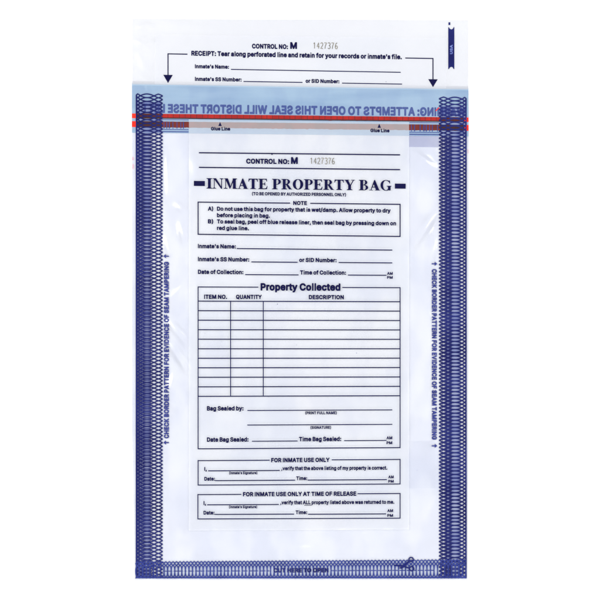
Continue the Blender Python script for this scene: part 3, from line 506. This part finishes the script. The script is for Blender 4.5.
def glue(y0, y1, ragged, mat=M_RED):
    b = Ink(Z_GLUE, False)
    top, bot = [], []
    n = 240
    for i in range(n + 1):
        x = 136.2 + (464.6 - 136.2) * i / n
        r = ragged * (noise.noise(Vector((x * .35, y0, 0))) + .6 * noise.noise(Vector((x * .11, y1, 2))))
        top.append((x, y0 + .3 * r))
        bot.append((x, y1 + r))
    k = b.pts(top)
    q = b.pts(bot)
    for i in range(n):
        b.f.append((k + i, q + i, q + i + 1, k + i + 1))
    o = b.build('glue_line', mat, bag)
    for (a, c) in ((132.0, 136.2), (464.6, 468.5)):
        b = Ink(Z_FRONT + .12, True)
        b.rect(a, y0 + .1, c, y1 - .1)
        b.build('glue_end', M_REDEND, o)
    return o


g1 = glue(115.5, 120.2, .25)
b = Ink(Z_GLUE + .1, False)
b.line(136.4, 119.7, 464.4, 119.7, 1.1)
x = 140.0
while x < 462:                                       # fine cross ticks pressed into the adhesive
    b.line(x, 115.6, x, 119.1, .35)
    x += 5.2 + 1.2 * random.random()
b.build('glue_edge', M_GLUEEDGE, g1)
g2 = glue(123.1, 129.0, .5, M_RED2)

# small red smudges by the edges
for (x, y, rx, ry) in ((133.0, 160.5, 1.0, 2.0), (133.2, 168.5, 1.1, 3.0), (468.0, 149.5, .5, 2.5)):
    b = Ink(Z_FRONT + .2, True)
    b.poly([(x + rx * math.cos(a * .628), y - ry * math.sin(a * .628)) for a in range(10)])
    b.build('smudge', M_SMUDGE, bag)
b = Ink(Z_FRONT + .2, True)
b.poly([(435.2, 109.3), (436.2, 109.4), (439.4, 105.9), (438.6, 105.7)])
b.build('red_speck', M_REDEND, bag)


# ---- seams: woven guilloche bands
def phase_of(tab, u):
    for (a, s), (c, q) in zip(tab, tab[1:]):
        if (a <= u <= c) or (c <= u <= a):
            return s + (q - s) * (u - a) / (c - a)
    return tab[-1][1]


def wave(ph, flat):
    v = math.sin(ph * math.pi / 2)
    q = (ph + 1) % 4
    tri = 1 - abs(q - 2) if flat >= 1 or ph < 2 else v      # pointed cells, long cells stay rounded
    if not (flat >= 1 and 2 <= ph <= 4):
        v = .4 * v + .6 * tri
    return math.copysign(abs(v) ** flat, v) if 2 <= ph <= 4 else v


def guilloche(b, tab, lo, hi, period, start, end, width, upright=True, shift=0.0, flat=1.0, u0=None, u1=None):
    u_a, u_b = tab[0][0], tab[-1][0]
    if u0 is not None:
        u_a, u_b = u0, u1
    k = start
    us = []
    for (a, s), (c, q) in zip(tab, tab[1:]):
        for i in range(7):
            us.append(a + (c - a) * i / 7.0)
    us.append(tab[-1][0])
    us = [u for u in us if min(u_a, u_b) - 1e-6 <= u <= max(u_a, u_b) + 1e-6]
    idx = 0
    while k < end:
        wob = .12 * noise.noise(Vector((k * .13, lo, 4.0)))
        for sg in (1, -1):
            pts = []
            for u in us:
                w = k + shift + wob + sg * period / 2 * wave(phase_of(tab, u), flat)
                pts.append((u, w) if upright else (w, u))
            b.ribbon(pts, width, 0.0 if sg > 0 else .05)
        k += period
        idx += 1


TL = [(162.7, 0), (158.5, 1), (154.3, 2), (147.0, 3), (140.2, 4), (137.7, 5), (136.3, 6)]
TR = [(439.0, 0), (443.6, 1), (447.8, 2), (454.8, 3), (462.3, 4), (464.6, 5), (466.2, 6)]
TB = [(560.4, 0), (562.6, 1), (564.6, 2), (570.7, 3), (576.8, 4), (578.3, 5)]
PER = 3.62

# left
bb = Ink(Z_BPRINT, False)
bb.rect(136.2, 97.2, 149.8, 578)
fill_l = None
b = Ink(Z_SEAM, True)
guilloche(b, TL, 136, 162, PER, 98.0, 577.5, 1.14)
b.line(136.3, 97.0, 136.3, 578.2, .9, .1)
seam_l = b.build('side_seam', M_SEAM, bag)
bb.build('seam_tint', M_FILL, seam_l)
b = Ink(Z_BPRINT + .15, False)
guilloche(b, TL, 136, 150, PER * 1.0035, 98.6, 577.0, .85, u0=152.0, u1=136.3, shift=.2)
b.build('back_print', M_BACKINK, seam_l)
# right
b = Ink(Z_SEAM, True)
guilloche(b, TR, 439, 466, PER, 97.0, 577.5, 1.2)
b.line(466.2, 96.0, 466.2, 578.2, .8, .1)
seam_r = b.build('side_seam', M_SEAM, bag)
b = Ink(Z_BPRINT, False)
b.rect(445.6, 96.0, 460.5, 578)
b.build('seam_tint', M_FILL, seam_r)
b = Ink(Z_BPRINT + .15, False)
guilloche(b, TR, 439, 452, PER * .9995, 97.3, 577.0, 1.0, u0=441.0, u1=452.5, shift=1.0)
b.build('back_print', M_BACKINK, seam_r)
# the stacked layers of the seal band darken inside the seams
for (a, c, sm_) in ((136.3, 162.0, seam_l), (439.8, 466.0, seam_r)):
    b = Ink(Z_LINER + .08, False)
    b.rect(a, 104.0, c, 134.4)
    b.build('seam_tint', M_FILL, sm_)
    for (y0, y1) in ((115.4, 120.4), (123.0, 129.1)):
        b = Ink(Z_WARN + .06, False)
        b.rect(a, y0, c, y1)
        b.build('glue_overprint', M_GLUEDARK, sm_)
# bottom
b = Ink(Z_SEAM + .16, True)
guilloche(b, TB, 561, 578, 3.55, 137.5, 466.0, .95, upright=False, flat=.38)
b.line(136.0, 577.5, 466.4, 577.5, 1.3, .1)
seam_b = b.build('bottom_seam', M_SEAMB, bag)
b = Ink(Z_BPRINT + .3, False)
b.rect(162.4, 560.8, 439.3, 578.2)
b.build('seam_tint', M_FILLB, seam_b)
for (x, stop) in ((163.0, 269.5), (331.5, 437.0)):
    b = Ink(Z_SEAM + .35, True)
    while x < stop - 2:
        d = random.choice((2.2, 5.6, 5.8, 9.2))
        b.line(x, 570.6, min(x + d, stop), 570.6, .75)
        x += d + 1.5
    b.build('cut_line', M_SEAMB, seam_b)
b = Ink(Z_SEAM + .4, True)
b.text('CUT HERE TO OPEN', 273.5, 328.5, 572.3, 4.2)
b.build('lettering', M_SEAM, seam_b)
# scissors printed over the bottom seam
b = Ink(Z_SEAM + .45, True)
sk = lambda x, y: (x, y + .7)
for (cx, cy) in ((411.0, 559.3), (411.6, 568.3)):
    b.ribbon([sk(cx + 2.1 * math.cos(a * math.pi / 8), cy - 2.0 * math.sin(a * math.pi / 8)) for a in range(16)], 1.25, 0, True)
b.poly([sk(393.6, 564.2), sk(394.0, 565.5), sk(403.8, 566.9), sk(409.4, 561.7), sk(408.4, 560.7), sk(403.0, 564.8)], .03)
b.poly([sk(398.5, 567.6), sk(401.6, 568.4), sk(404.0, 566.9), sk(409.6, 568.6), sk(409.8, 567.5), sk(404.6, 565.4), sk(402.0, 566.2)], .06)
b.build('scissors_mark', M_SEAM, seam_b)


# side writing
def arrow_left(b, x, y):
    b.poly([(x, y), (x + 2.6, y + 2.1), (x + 2.6, y - 2.1)])
    b.line(x + 2.6, y, x + 5.6, y, 1.1)


def arrow_right(b, x, y):
    b.poly([(x, y), (x - 2.6, y - 2.1), (x - 2.6, y + 2.1)])
    b.line(x - 5.6, y, x - 2.6, y, 1.1)


b = Ink(Z_INK, True)
SIDE = 'CHECK BORDER PATTERN FOR EVIDENCE OF SEAM TAMPERING'
b.text(SIDE, 437.6, 262.8, 169.0, 4.8, turn=90)
arrow_left(b, 163.4, 441.8)
arrow_left(b, 163.4, 257.4)
b.build('side_lettering', M_VTEXT, bag)
b = Ink(Z_INK, True)
b.text(SIDE, 268.2, 440.4, 431.8, 4.7, turn=-90)
arrow_right(b, 437.2, 262.8)
arrow_right(b, 437.2, 446.6)
b.build('side_lettering', M_VTEXT, bag)

# ---- receipt stub printing
b = Ink(Z_PANEL, True)
b.rect(154.6, 36.5, 446.2, 86.2)
rp = b.build('receipt_panel', M_RPANEL, stub)


def digits(b, s, x0, x1, y0, y1):
    """narrow stroke numerals of a numbering machine"""
    SH = {'1': [[(.2, .2), (.5, 0), (.5, 1)]], '4': [[(.7, 1), (.7, 0), (.05, .68), (.95, .68)]],
          '2': [[(.08, .2), (.25, .03), (.7, .03), (.92, .22), (.8, .45), (.08, .98), (.95, .98)]],
          '7': [[(.05, .02), (.95, .02), (.45, .55), (.35, 1)]],
          '3': [[(.08, .1), (.3, .0), (.75, .02), (.92, .22), (.75, .45), (.4, .47), (.75, .49), (.95, .75), (.75, .98), (.3, 1), (.06, .86)]],
          '6': [[(.85, .05), (.45, .05), (.15, .4), (.08, .75), (.3, .98), (.7, .98), (.93, .75), (.7, .5), (.3, .5), (.1, .68)]]}
    w = (x1 - x0) / len(s)
    for i, ch in enumerate(s):
        for st in SH[ch]:
            q = [(x0 + w * (i + .12 + .72 * a), y0 + (y1 - y0) * c) for a, c in st]
            fine = []
            for (p0, p1) in zip(q, q[1:]):
                fine += [p0, ((p0[0] + p1[0]) / 2, (p0[1] + p1[1]) / 2)]
            fine.append(q[-1])
            b.ribbon(fine, .62)


b = Ink(Z_INK, True)
b.text('CONTROL NO:', 252, 288, 49.5, 4.6)
b.build('lettering', M_INK, stub)
b = Ink(Z_INK, True)
b.text('M', 290.2, 297.0, 49.2, 6.5)
b.build('lettering', M_INK, stub)
b = Ink(Z_INK, True)
b.text('RECEIPT: Tear along perforated line and retain for your records or inmate\'s file.', 191.4, 401.8, 57.7, 4.7)
b.build('lettering', M_INK, stub)
b = Ink(Z_INK, True)
b.text("Inmate's Name:", 195, 229, 70.2, 3.8)
b.build('lettering', M_INK, stub)
b = Ink(Z_INK, True)
b.text("Inmate's SS Number:", 195, 241.6, 82.7, 3.8)
b.build('lettering', M_INK, stub)
b = Ink(Z_INK, True)
b.text('or SID Number:', 305.6, 339.4, 82.9, 3.8)
b.build('lettering', M_INK, stub)
b = Ink(Z_INK, True)
b.line(231, 70.7, 400.6, 70.7, .9)
b.build('field_line', M_FRAME, stub)
b = Ink(Z_INK, True)
b.line(243.5, 82.5, 302.5, 82.5, .9)
b.build('field_line', M_FRAME, stub)
b = Ink(Z_INK, True)
b.line(342, 82.6, 402, 82.6, .9)
b.build('field_line', M_FRAME, stub)
b = Ink(Z_INK, True)
digits(b, '1427376', 312.8, 338.2, 42.4, 48.4)
b.build('serial_number', M_DOT, stub)
for (hx, vx) in ((187.5, 168.1), (405.2, 432.9)):
    b = Ink(Z_INK, True)
    b.line(hx, 56.3, vx, 56.3, 1.0)
    b.line(vx, 55.8, vx, 77.2, 1.0, .03)
    b.poly([(vx - 4.7, 77.2), (vx, 85.2), (vx + 4.7, 77.2)], .05)
    b.build('arrow', M_INK, stub)
# dark tab mark with scalloped ends
b = Ink(Z_INK, True)
pts = [(448.2, 26.2), (448.8, 26.4), (449.6, 27.6), (451.2, 28.4), (452.8, 27.7), (453.5, 26.4), (454.2, 26.0)]
low = [(454.2, 66.6), (453.3, 66.2), (452.6, 64.8), (451.2, 64.3), (449.8, 65.0), (449.0, 66.4), (448.2, 66.8)]
b.poly(list(reversed(pts + low)))
b.poly([(448.4, 21.8), (448.4, 24.3), (450.2, 24.3), (450.2, 21.8)])
tab = b.build('tab_mark', M_SEAM, bag)
b = Ink(Z_INK + .12, True)
b.text('USA', 51.6, 42.4, 452.6, 2.6, turn=90)
b.build('lettering', M_PALE, tab)

# ---- the printed form
b = Ink(Z_PANEL, True)
b.rect(189.0, 121.2, 409.0, 530.0)
form = b.build('form_panel', M_PANEL, bag)
for pl in form.data.polygons:
    pl.use_smooth = True

for (tx, x0, x1) in ((220.1, 211.0, 230.2), (379.2, 370.4, 389.4)):
    b = Ink(Z_INK, True)
    b.poly([(tx, 123.0), (tx - 1.7, 127.0), (tx + 1.7, 127.0)])
    b.text('Glue Line', x0, x1, 131.5, 3.4)
    b.build('glue_marker', M_INK, form)

b = Ink(Z_INK, True)
b.line(199, 153.9, 400, 153.9, 1.15)
b.poly([(271, 154.3), (272, 155.6), (273, 154.3)], .03)
b.build('rule', M_INK, form)
b = Ink(Z_INK, True)
b.line(199, 168.6, 400, 168.6, 1.15)
b.build('rule', M_INK, form)
b = Ink(Z_INK, True)
b.text('CONTROL NO:', 246.2, 289.2, 164.4, 4.9)
b.build('lettering', M_INK, form)
b = Ink(Z_INK, True)
b.text('M', 291.0, 297.8, 164.2, 6.6)
b.build('lettering', M_INK, form)
b = Ink(Z_INK, True)
b.text('(TO BE OPENED BY AUTHORIZED PERSONNEL ONLY)', 252, 346, 195.9, 3.1)
b.build('lettering', M_INK, form)
b = Ink(Z_INK, True)
digits(b, '1427376', 309.8, 335.2, 157.8, 163.9)
b.build('serial_number', M_DOT, form)


# title in bold roman capitals, drawn on a grid 100 units high
def stem(x0, x1, l=15, r=15, y0=0, y1=100, top=True, bot=True):
    x0, x1 = (x0 - 2, x1 + 2) if x1 - x0 > 12 else (x0 - 1.2, x1 + 1.2)
    p = []
    if bot:
        p += [(x0 - l, y0), (x1 + r, y0), (x1 + r, y0 + 5.5), (x1 + 4, y0 + 8), (x1, y0 + 12)]
    else:
        p += [(x0, y0), (x1, y0)]
    if top:
        p += [(x1, y1 - 12), (x1 + 4, y1 - 8), (x1 + r, y1 - 5.5), (x1 + r, y1), (x0 - l, y1), (x0 - l, y1 - 5.5), (x0 - 4, y1 - 8), (x0, y1 - 12)]
    else:
        p += [(x1, y1), (x0, y1)]
    if bot:
        p += [(x0, y0 + 12), (x0 - 4, y0 + 8), (x0 - l, y0 + 5.5)]
    return ('p', p)


def ring(cx, cy, rx, ry, ix, iy, a0, a1, icx=None):
    n = 20
    o, q = [], []
    for i in range(n + 1):
        a = math.radians(a0 + (a1 - a0) * i / n)
        o.append((cx + rx * math.cos(a), cy + ry * math.sin(a)))
        q.append(((icx if icx is not None else cx) + ix * math.cos(a), cy + iy * math.sin(a)))
    return ('r', o, q)


def box(x0, y0, x1, y1):
    return ('p', [(x0, y0), (x1, y0), (x1, y1), (x0, y1)])


ROMAN = {
    'I': (52, [stem(15, 37, 13, 13)]),
    'N': (102, [stem(15, 20, 13, 13, top=False), ('p', [(2, 100), (2, 96), (15, 92), (80, -2), (87, -2), (87, 10), (34, 100)]),
                stem(81, 87, 14, 13, bot=False)]),
    'M': (122, [stem(15, 20, 13, 13, top=False), ('p', [(2, 100), (2, 96), (15, 91), (54, 0), (59, 0), (64, 22), (38, 100)]),
                ('p', [(54, 0), (59, 0), (93, 80), (93, 100), (86, 100)]), stem(86, 108, 2, 12)]),
    'A': (98, [('p', [(13, 4), (21, 4), (52, 84), (48, 100), (46, 100)]), ('p', [(46, 100), (54, 100), (92, 4), (62, 4), (37, 72)]),
               box(24, 28, 66, 36), box(1, 0, 34, 5.5), box(53, 0, 99, 5.5)]),
    'T': (90, [stem(34, 56, 13, 13, top=False), box(4, 91, 86, 100), ('p', [(4, 95), (2, 70), (7, 70), (13, 86), (24, 95)]),
               ('p', [(66, 95), (77, 86), (83, 70), (88, 70), (86, 95)])]),
    'E': (90, [stem(15, 37, 13, 2), box(34, 92, 78, 100), box(34, 0, 80, 8), box(34, 46, 57, 54),
               ('p', [(78, 100), (50, 96), (70, 88), (75, 73), (80, 73)]), ('p', [(80, 0), (85, 30), (80, 30), (72, 13), (50, 3)]),
               ('p', [(64, 34), (64, 67), (59, 67), (55, 55), (46, 51), (46, 49), (55, 45), (59, 34)])]),
    'P': (84, [stem(15, 37, 13, 13), ring(46, 72.5, 35, 27.5, 13, 22, -90, 90), box(34, 45, 47, 50.5), box(34, 94.5, 47, 100)]),
    'R': (98, [stem(15, 37, 13, 13), ring(46, 74, 33, 26, 11, 20.5, -90, 90), box(34, 48, 47, 53.5), box(34, 94.5, 47, 100),
               ('p', [(38, 50), (60, 50), (90, 6), (98, 4), (98, 0), (70, 0)])]),
    'O': (104, [ring(52, 50, 48, 51.5, 21, 45, 0, 360)]),
    'Y': (98, [stem(38, 60, 13, 13, top=False, y1=44), ('p', [(8, 96), (38, 43), (60, 43), (36, 96)]), ('p', [(52, 43), (61, 43), (89, 96), (79, 96)]),
               box(0, 94.5, 47, 100), box(62, 94.5, 98, 100)]),
    'B': (92, [stem(15, 37, 13, 2), ring(46, 75.5, 31, 24.5, 10, 19, -90, 90), ring(46, 26.5, 39, 26.5, 16, 21, -90, 90),
               box(34, 94.5, 47, 100), box(34, 48, 47, 54), box(34, 0, 47, 5.5)]),
    'G': (106, [ring(54, 50, 50, 52, 26, 46, 62, 300), ('p', [(76, 96), (90, 97), (92, 67), (87, 67), (78, 84), (66, 92)]),
                stem(74, 94, 12, 8, y0=2, y1=46, bot=False), ('p', [(78, 3), (94, 8), (94, 14), (70, 14), (64, 4)])]),
}


def roman(b, s, x0, x1, base, cap):
    pen, lay = 0, []
    for ch in s:
        if ch == ' ':
            pen += 34
            continue
        lay.append((ch, pen))
        pen += ROMAN[ch][0] + 1
    kx, ky = (x1 - x0) / (pen - 1), cap / 100.0
    for ch, p0 in lay:
        for i, part in enumerate(ROMAN[ch][1]):
            f = lambda q: (x0 + (q[0] + p0) * kx, base - q[1] * ky)
            dz = .02 * i
            if part[0] == 'p':
                b.poly([f(q) for q in part[1]], dz)
            else:
                k = b.pts([f(q) for q in part[1]], dz)
                m_ = b.pts([f(q) for q in part[2]], dz)
                for j in range(len(part[1]) - 1):
                    b.f.append((k + j, k + j + 1, m_ + j + 1, m_ + j))


b = Ink(Z_INK, True)
roman(b, 'INMATE PROPERTY BAG', 206.6, 391.6, 189.7, 10.4)
b.rect(194.0, 182.2, 205.0, 187.2)
b.rect(394.8, 182.6, 405.6, 187.6)
b.build('title', M_INK, form)


def frame(b, x0, y0, x1, y1, gap=None, w=1.0):
    if gap:
        b.line(x0 - w / 2, y0, gap[0], y0, w)
        b.line(gap[1], y0, x1 + w / 2, y0, w)
    else:
        b.line(x0 - w / 2, y0, x1 + w / 2, y0, w)
    b.line(x0 - w / 2, y1, x1 + w / 2, y1, w)
    b.line(x0, y0 + w / 2, x0, y1 - w / 2, w)
    b.line(x1, y0 + w / 2, x1, y1 - w / 2, w)


b = Ink(Z_INK, True)
frame(b, 198.2, 203.3, 400.0, 235.4, (290.2, 310.2), 1.05)
nb = b.build('note_box', M_INK, bag)
b = Ink(Z_INK + .05, True)
b.text('NOTE', 293.2, 307.0, 205.2, 3.9)
b.build('lettering', M_INK, nb)
b = Ink(Z_INK + .05, True)
b.text('A)', 208, 213.4, 211.8, 4.0)
b.build('lettering', M_INK, nb)
b = Ink(Z_INK + .05, True)
b.text('Do not use this bag for property that is wet/damp. Allow property to dry', 217, 390.5, 211.8, 4.0)
b.build('lettering', M_INK, nb)
b = Ink(Z_INK + .05, True)
b.text('before placing in bag.', 217, 270, 218.2, 4.0)
b.build('lettering', M_INK, nb)
b = Ink(Z_INK + .05, True)
b.text('B)', 208, 213.4, 224.5, 4.0)
b.build('lettering', M_INK, nb)
b = Ink(Z_INK + .05, True)
b.text('To seal bag, peel off blue release liner, then seal bag by pressing down on', 217, 396, 224.5, 4.0)
b.build('lettering', M_INK, nb)
b = Ink(Z_INK + .05, True)
b.text('red glue line.', 217, 249, 231.0, 4.0)
b.build('lettering', M_INK, nb)

b = Ink(Z_INK, True)
b.text("Inmate's Name:", 198, 236, 249.3, 4.1)
b.build('field_lettering', M_INK, form)
b = Ink(Z_INK, True)
b.text("Inmate's SS Number:", 198, 249.4, 262.1, 4.1)
b.build('field_lettering', M_INK, form)
b = Ink(Z_INK, True)
b.text('or SID Number:', 299.2, 336.6, 262.1, 4.1)
b.build('field_lettering', M_INK, form)
b = Ink(Z_INK, True)
b.text('Date of Collection:', 198, 243.5, 274.6, 4.1)
b.build('field_lettering', M_INK, form)
b = Ink(Z_INK, True)
b.text('Time of Collection:', 300, 346, 274.6, 4.1)
b.build('field_lettering', M_INK, form)
b = Ink(Z_INK, True)
b.text('AM', 387.0, 392.6, 274.3, 2.7)
b.build('field_lettering', M_INK, form)
b = Ink(Z_INK, True)
b.text('PM', 387.0, 392.6, 278.4, 2.7)
b.build('field_lettering', M_INK, form)
b = Ink(Z_INK, True)
b.line(236.8, 249.2, 392.2, 249.2, .98)
b.build('field_line', M_FRAME, form)
b = Ink(Z_INK, True)
b.line(251.4, 262.3, 297.6, 262.3, .98)
b.build('field_line', M_FRAME, form)
b = Ink(Z_INK, True)
b.line(338.6, 262.2, 392.2, 262.2, .98)
b.build('field_line', M_FRAME, form)
b = Ink(Z_INK, True)
b.line(245.2, 274.9, 298.6, 274.9, .98)
b.build('field_line', M_FRAME, form)
b = Ink(Z_INK, True)
b.line(347.9, 274.8, 386.4, 274.8, .98)
b.build('field_line', M_FRAME, form)

# table of the items
b = Ink(Z_INK, True)
b.line(198.2 - .45, 287.3, 258.4, 287.3, .95)
b.line(342.2, 287.3, 400.0 + .45, 287.3, .95)
b.line(198.2 - .45, 448.0, 400.0 + .45, 448.0, 1.0)
b.line(198.2, 287.8, 198.2, 447.5, .95)
b.line(400.0, 287.8, 400.0, 447.5, .95)
for i in range(11):
    b.line(198.6, 301.4 + i * 9.45, 399.6, 301.4 + i * 9.45, 1.0)
for x in (230.7, 263.3):
    b.line(x, 301.0, x, 396.2, .9, .04)
b.line(247.4, 410.1, 392.2, 410.1, .9)
b.line(247.4, 424.6, 392.2, 424.6, .9)
b.line(252.0, 440.8, 297.6, 440.8, .9)
b.line(344.0, 440.7, 386.4, 440.7, .9)
tb = b.build('property_table', M_FRAME, bag)
b = Ink(Z_INK + .08, True)
b.text('Property Collected', 260.6, 340.4, 290.7, 7.1)
b.build('lettering', M_INK, tb)
b = Ink(Z_INK + .08, True)
b.text('ITEM NO.', 204.2, 227.2, 299.2, 4.1)
b.build('lettering', M_INK, tb)
b = Ink(Z_INK + .08, True)
b.text('QUANTITY', 236.0, 261.8, 299.2, 4.1)
b.build('lettering', M_INK, tb)
b = Ink(Z_INK + .08, True)
b.text('DESCRIPTION', 308.8, 343.8, 299.2, 4.1)
b.build('lettering', M_INK, tb)
b = Ink(Z_INK + .08, True)
b.text('Bag Sealed by:', 207, 243.6, 410.2, 4.3)
b.build('lettering', M_INK, tb)
b = Ink(Z_INK + .08, True)
b.text('(PRINT FULL NAME)', 305.2, 336.8, 414.2, 2.7)
b.build('lettering', M_INK, tb)
b = Ink(Z_INK + .08, True)
b.text('(SIGNATURE)', 310.4, 331.0, 428.8, 2.7)
b.build('lettering', M_INK, tb)
b = Ink(Z_INK + .08, True)
b.text('Date Bag Sealed:', 207, 248.6, 441.2, 4.3)
b.build('lettering', M_INK, tb)
b = Ink(Z_INK + .08, True)
b.text('Time Bag Sealed:', 299, 341.2, 441.2, 4.3)
b.build('lettering', M_INK, tb)
b = Ink(Z_INK + .08, True)
b.text('AM', 386.4, 392.2, 439.6, 2.8)
b.build('lettering', M_INK, tb)
b = Ink(Z_INK + .08, True)
b.text('PM', 386.4, 392.2, 444.6, 2.8)
b.build('lettering', M_INK, tb)

# the two signature boxes
b = Ink(Z_INK, True)
frame(b, 198.2, 459.8, 400.0, 484.3, (269.8, 331.6), .95)
b.line(208.2, 470.1, 279.8, 470.1, .98)
b.line(215.0, 479.9, 295.2, 479.9, .98)
b.line(307.6, 479.9, 386.8, 479.9, .98)
b1 = b.build('signature_box', M_FRAME, bag)
b = Ink(Z_INK + .06, True)
b.text('FOR INMATE USE ONLY', 271.2, 329.6, 462.0, 4.2)
b.build('lettering', M_INK, b1)
b = Ink(Z_INK + .06, True)
b.text('I,', 204.4, 207.0, 470.2, 3.7)
b.build('lettering', M_INK, b1)
b = Ink(Z_INK + .06, True)
b.text(',verify that the above listing of my property is correct.', 281.4, 387.2, 470.0, 3.7)
b.build('lettering', M_INK, b1)
b = Ink(Z_INK + .06, True)
b.text("(Inmate's Signature)", 229.2, 257.4, 473.7, 2.6)
b.build('lettering', M_INK, b1)
b = Ink(Z_INK + .06, True)
b.text('Date:', 204.4, 215.0, 480.0, 3.7)
b.build('lettering', M_INK, b1)
b = Ink(Z_INK + .06, True)
b.text('Time:', 296.2, 307.2, 480.0, 3.7)
b.build('lettering', M_INK, b1)
b = Ink(Z_INK + .06, True)
b.text('AM', 388.2, 393.6, 478.6, 2.7)
b.build('lettering', M_INK, b1)
b = Ink(Z_INK + .06, True)
b.text('PM', 388.2, 393.6, 483.0, 2.7)
b.build('lettering', M_INK, b1)
b = Ink(Z_INK, True)
frame(b, 198.0, 493.8, 400.0, 518.3, (241.4, 357.4), .95)
b.line(207.2, 504.1, 278.8, 504.1, .98)
b.line(214.8, 513.8, 294.2, 513.8, .98)
b.line(308.0, 514.0, 386.0, 514.0, .98)
b2 = b.build('signature_box', M_FRAME, bag)
b = Ink(Z_INK + .06, True)
b.text('FOR INMATE USE ONLY AT TIME OF RELEASE', 243.0, 356.2, 495.9, 4.2)
b.build('lettering', M_INK, b2)
b = Ink(Z_INK + .06, True)
b.text('I,', 203.6, 206.2, 504.3, 3.7)
b.build('lettering', M_INK, b2)
b = Ink(Z_INK + .06, True)
b.text(',verify that ALL property listed above was returned to me.', 280.4, 394.2, 504.1, 3.7)
b.build('lettering', M_INK, b2)
b = Ink(Z_INK + .06, True)
b.line(304.2, 505.0, 311.6, 505.0, .55, .03)
b.build('lettering', M_INK, b2)
b = Ink(Z_INK + .06, True)
b.text("(Inmate's Signature)", 229.0, 257.2, 507.7, 2.6)
b.build('lettering', M_INK, b2)
b = Ink(Z_INK + .06, True)
b.text('Date:', 203.6, 214.6, 514.0, 3.7)
b.build('lettering', M_INK, b2)
b = Ink(Z_INK + .06, True)
b.text('Time:', 295.6, 307.2, 514.0, 3.7)
b.build('lettering', M_INK, b2)
b = Ink(Z_INK + .06, True)
b.text('AM', 387.2, 393.0, 512.2, 2.7)
b.build('lettering', M_INK, b2)
b = Ink(Z_INK + .06, True)
b.text('PM', 387.2, 393.0, 517.0, 2.7)
b.build('lettering', M_INK, b2)

# a few dust specks in the film
b = Ink(Z_INK + .05, True)
for (x, y, q) in ((277.4, 304.2, .45), (356.5, 353, .4), (389.5, 512, .35), (386, 80.5, .35), (268.5, 396.8, .35), (356, 450, .3),
                  (417, 471, .3), (296.5, 345, .3), (162.5, 509, .45), (205, 333, .25), (343.8, 330, .3)):
    b.poly([(x + q * math.cos(a * 1.047), y - q * math.sin(a * 1.047)) for a in range(6)])
ds = b.build('dust', M_BACKINK, bag)
ds['kind'] = 'stuff'

# ------------------------------------------------------------------ lamps, world, camera
sc = bpy.context.scene
w = bpy.data.worlds.new('World')
sc.world = w
w.use_nodes = True
bg = w.node_tree.nodes['Background']
bg.inputs[0].default_value = (.93, .96, 1, 1)
bg.inputs[1].default_value = .22


def lamp(loc, power, size, col):
    d = bpy.data.lights.new('softbox', 'AREA')
    d.shape = 'RECTANGLE'
    d.size, d.size_y = size
    d.energy, d.color = power, col
    o = bpy.data.objects.new('softbox', d)
    C.objects.link(o)
    o.location = loc
    o.rotation_euler = (Vector((0, 0, 0)) - Vector(loc)).to_track_quat('-Z', 'Y').to_euler()


lamp((-1.45, .5, 2.9), 77, (.8, 1.2), (1, .99, .97))
lamp((1.45, .5, 2.9), 62, (.8, 1.2), (.98, .99, 1))
lamp((0, -1.7, 2.7), 46, (1.0, .6), (1, 1, 1))

cd = bpy.data.cameras.new('camera')
cam = bpy.data.objects.new('camera', cd)
C.objects.link(cam)
cam.location = (0, 0, 3.0)
cd.sensor_width = 36
cd.lens = 36 / (2 * .3 / 3.0)
cd.clip_start, cd.clip_end = .05, 50
sc.camera = cam

sc.view_settings.view_transform = 'Standard'
sc.view_settings.look = 'None'
sc.view_settings.exposure = 0.0
sc.view_settings.gamma = 1
sc.cycles.transparent_max_bounces = 24
sc.cycles.max_bounces = 10
sc.cycles.use_denoising = True
sc.cycles.filter_width = 1.5
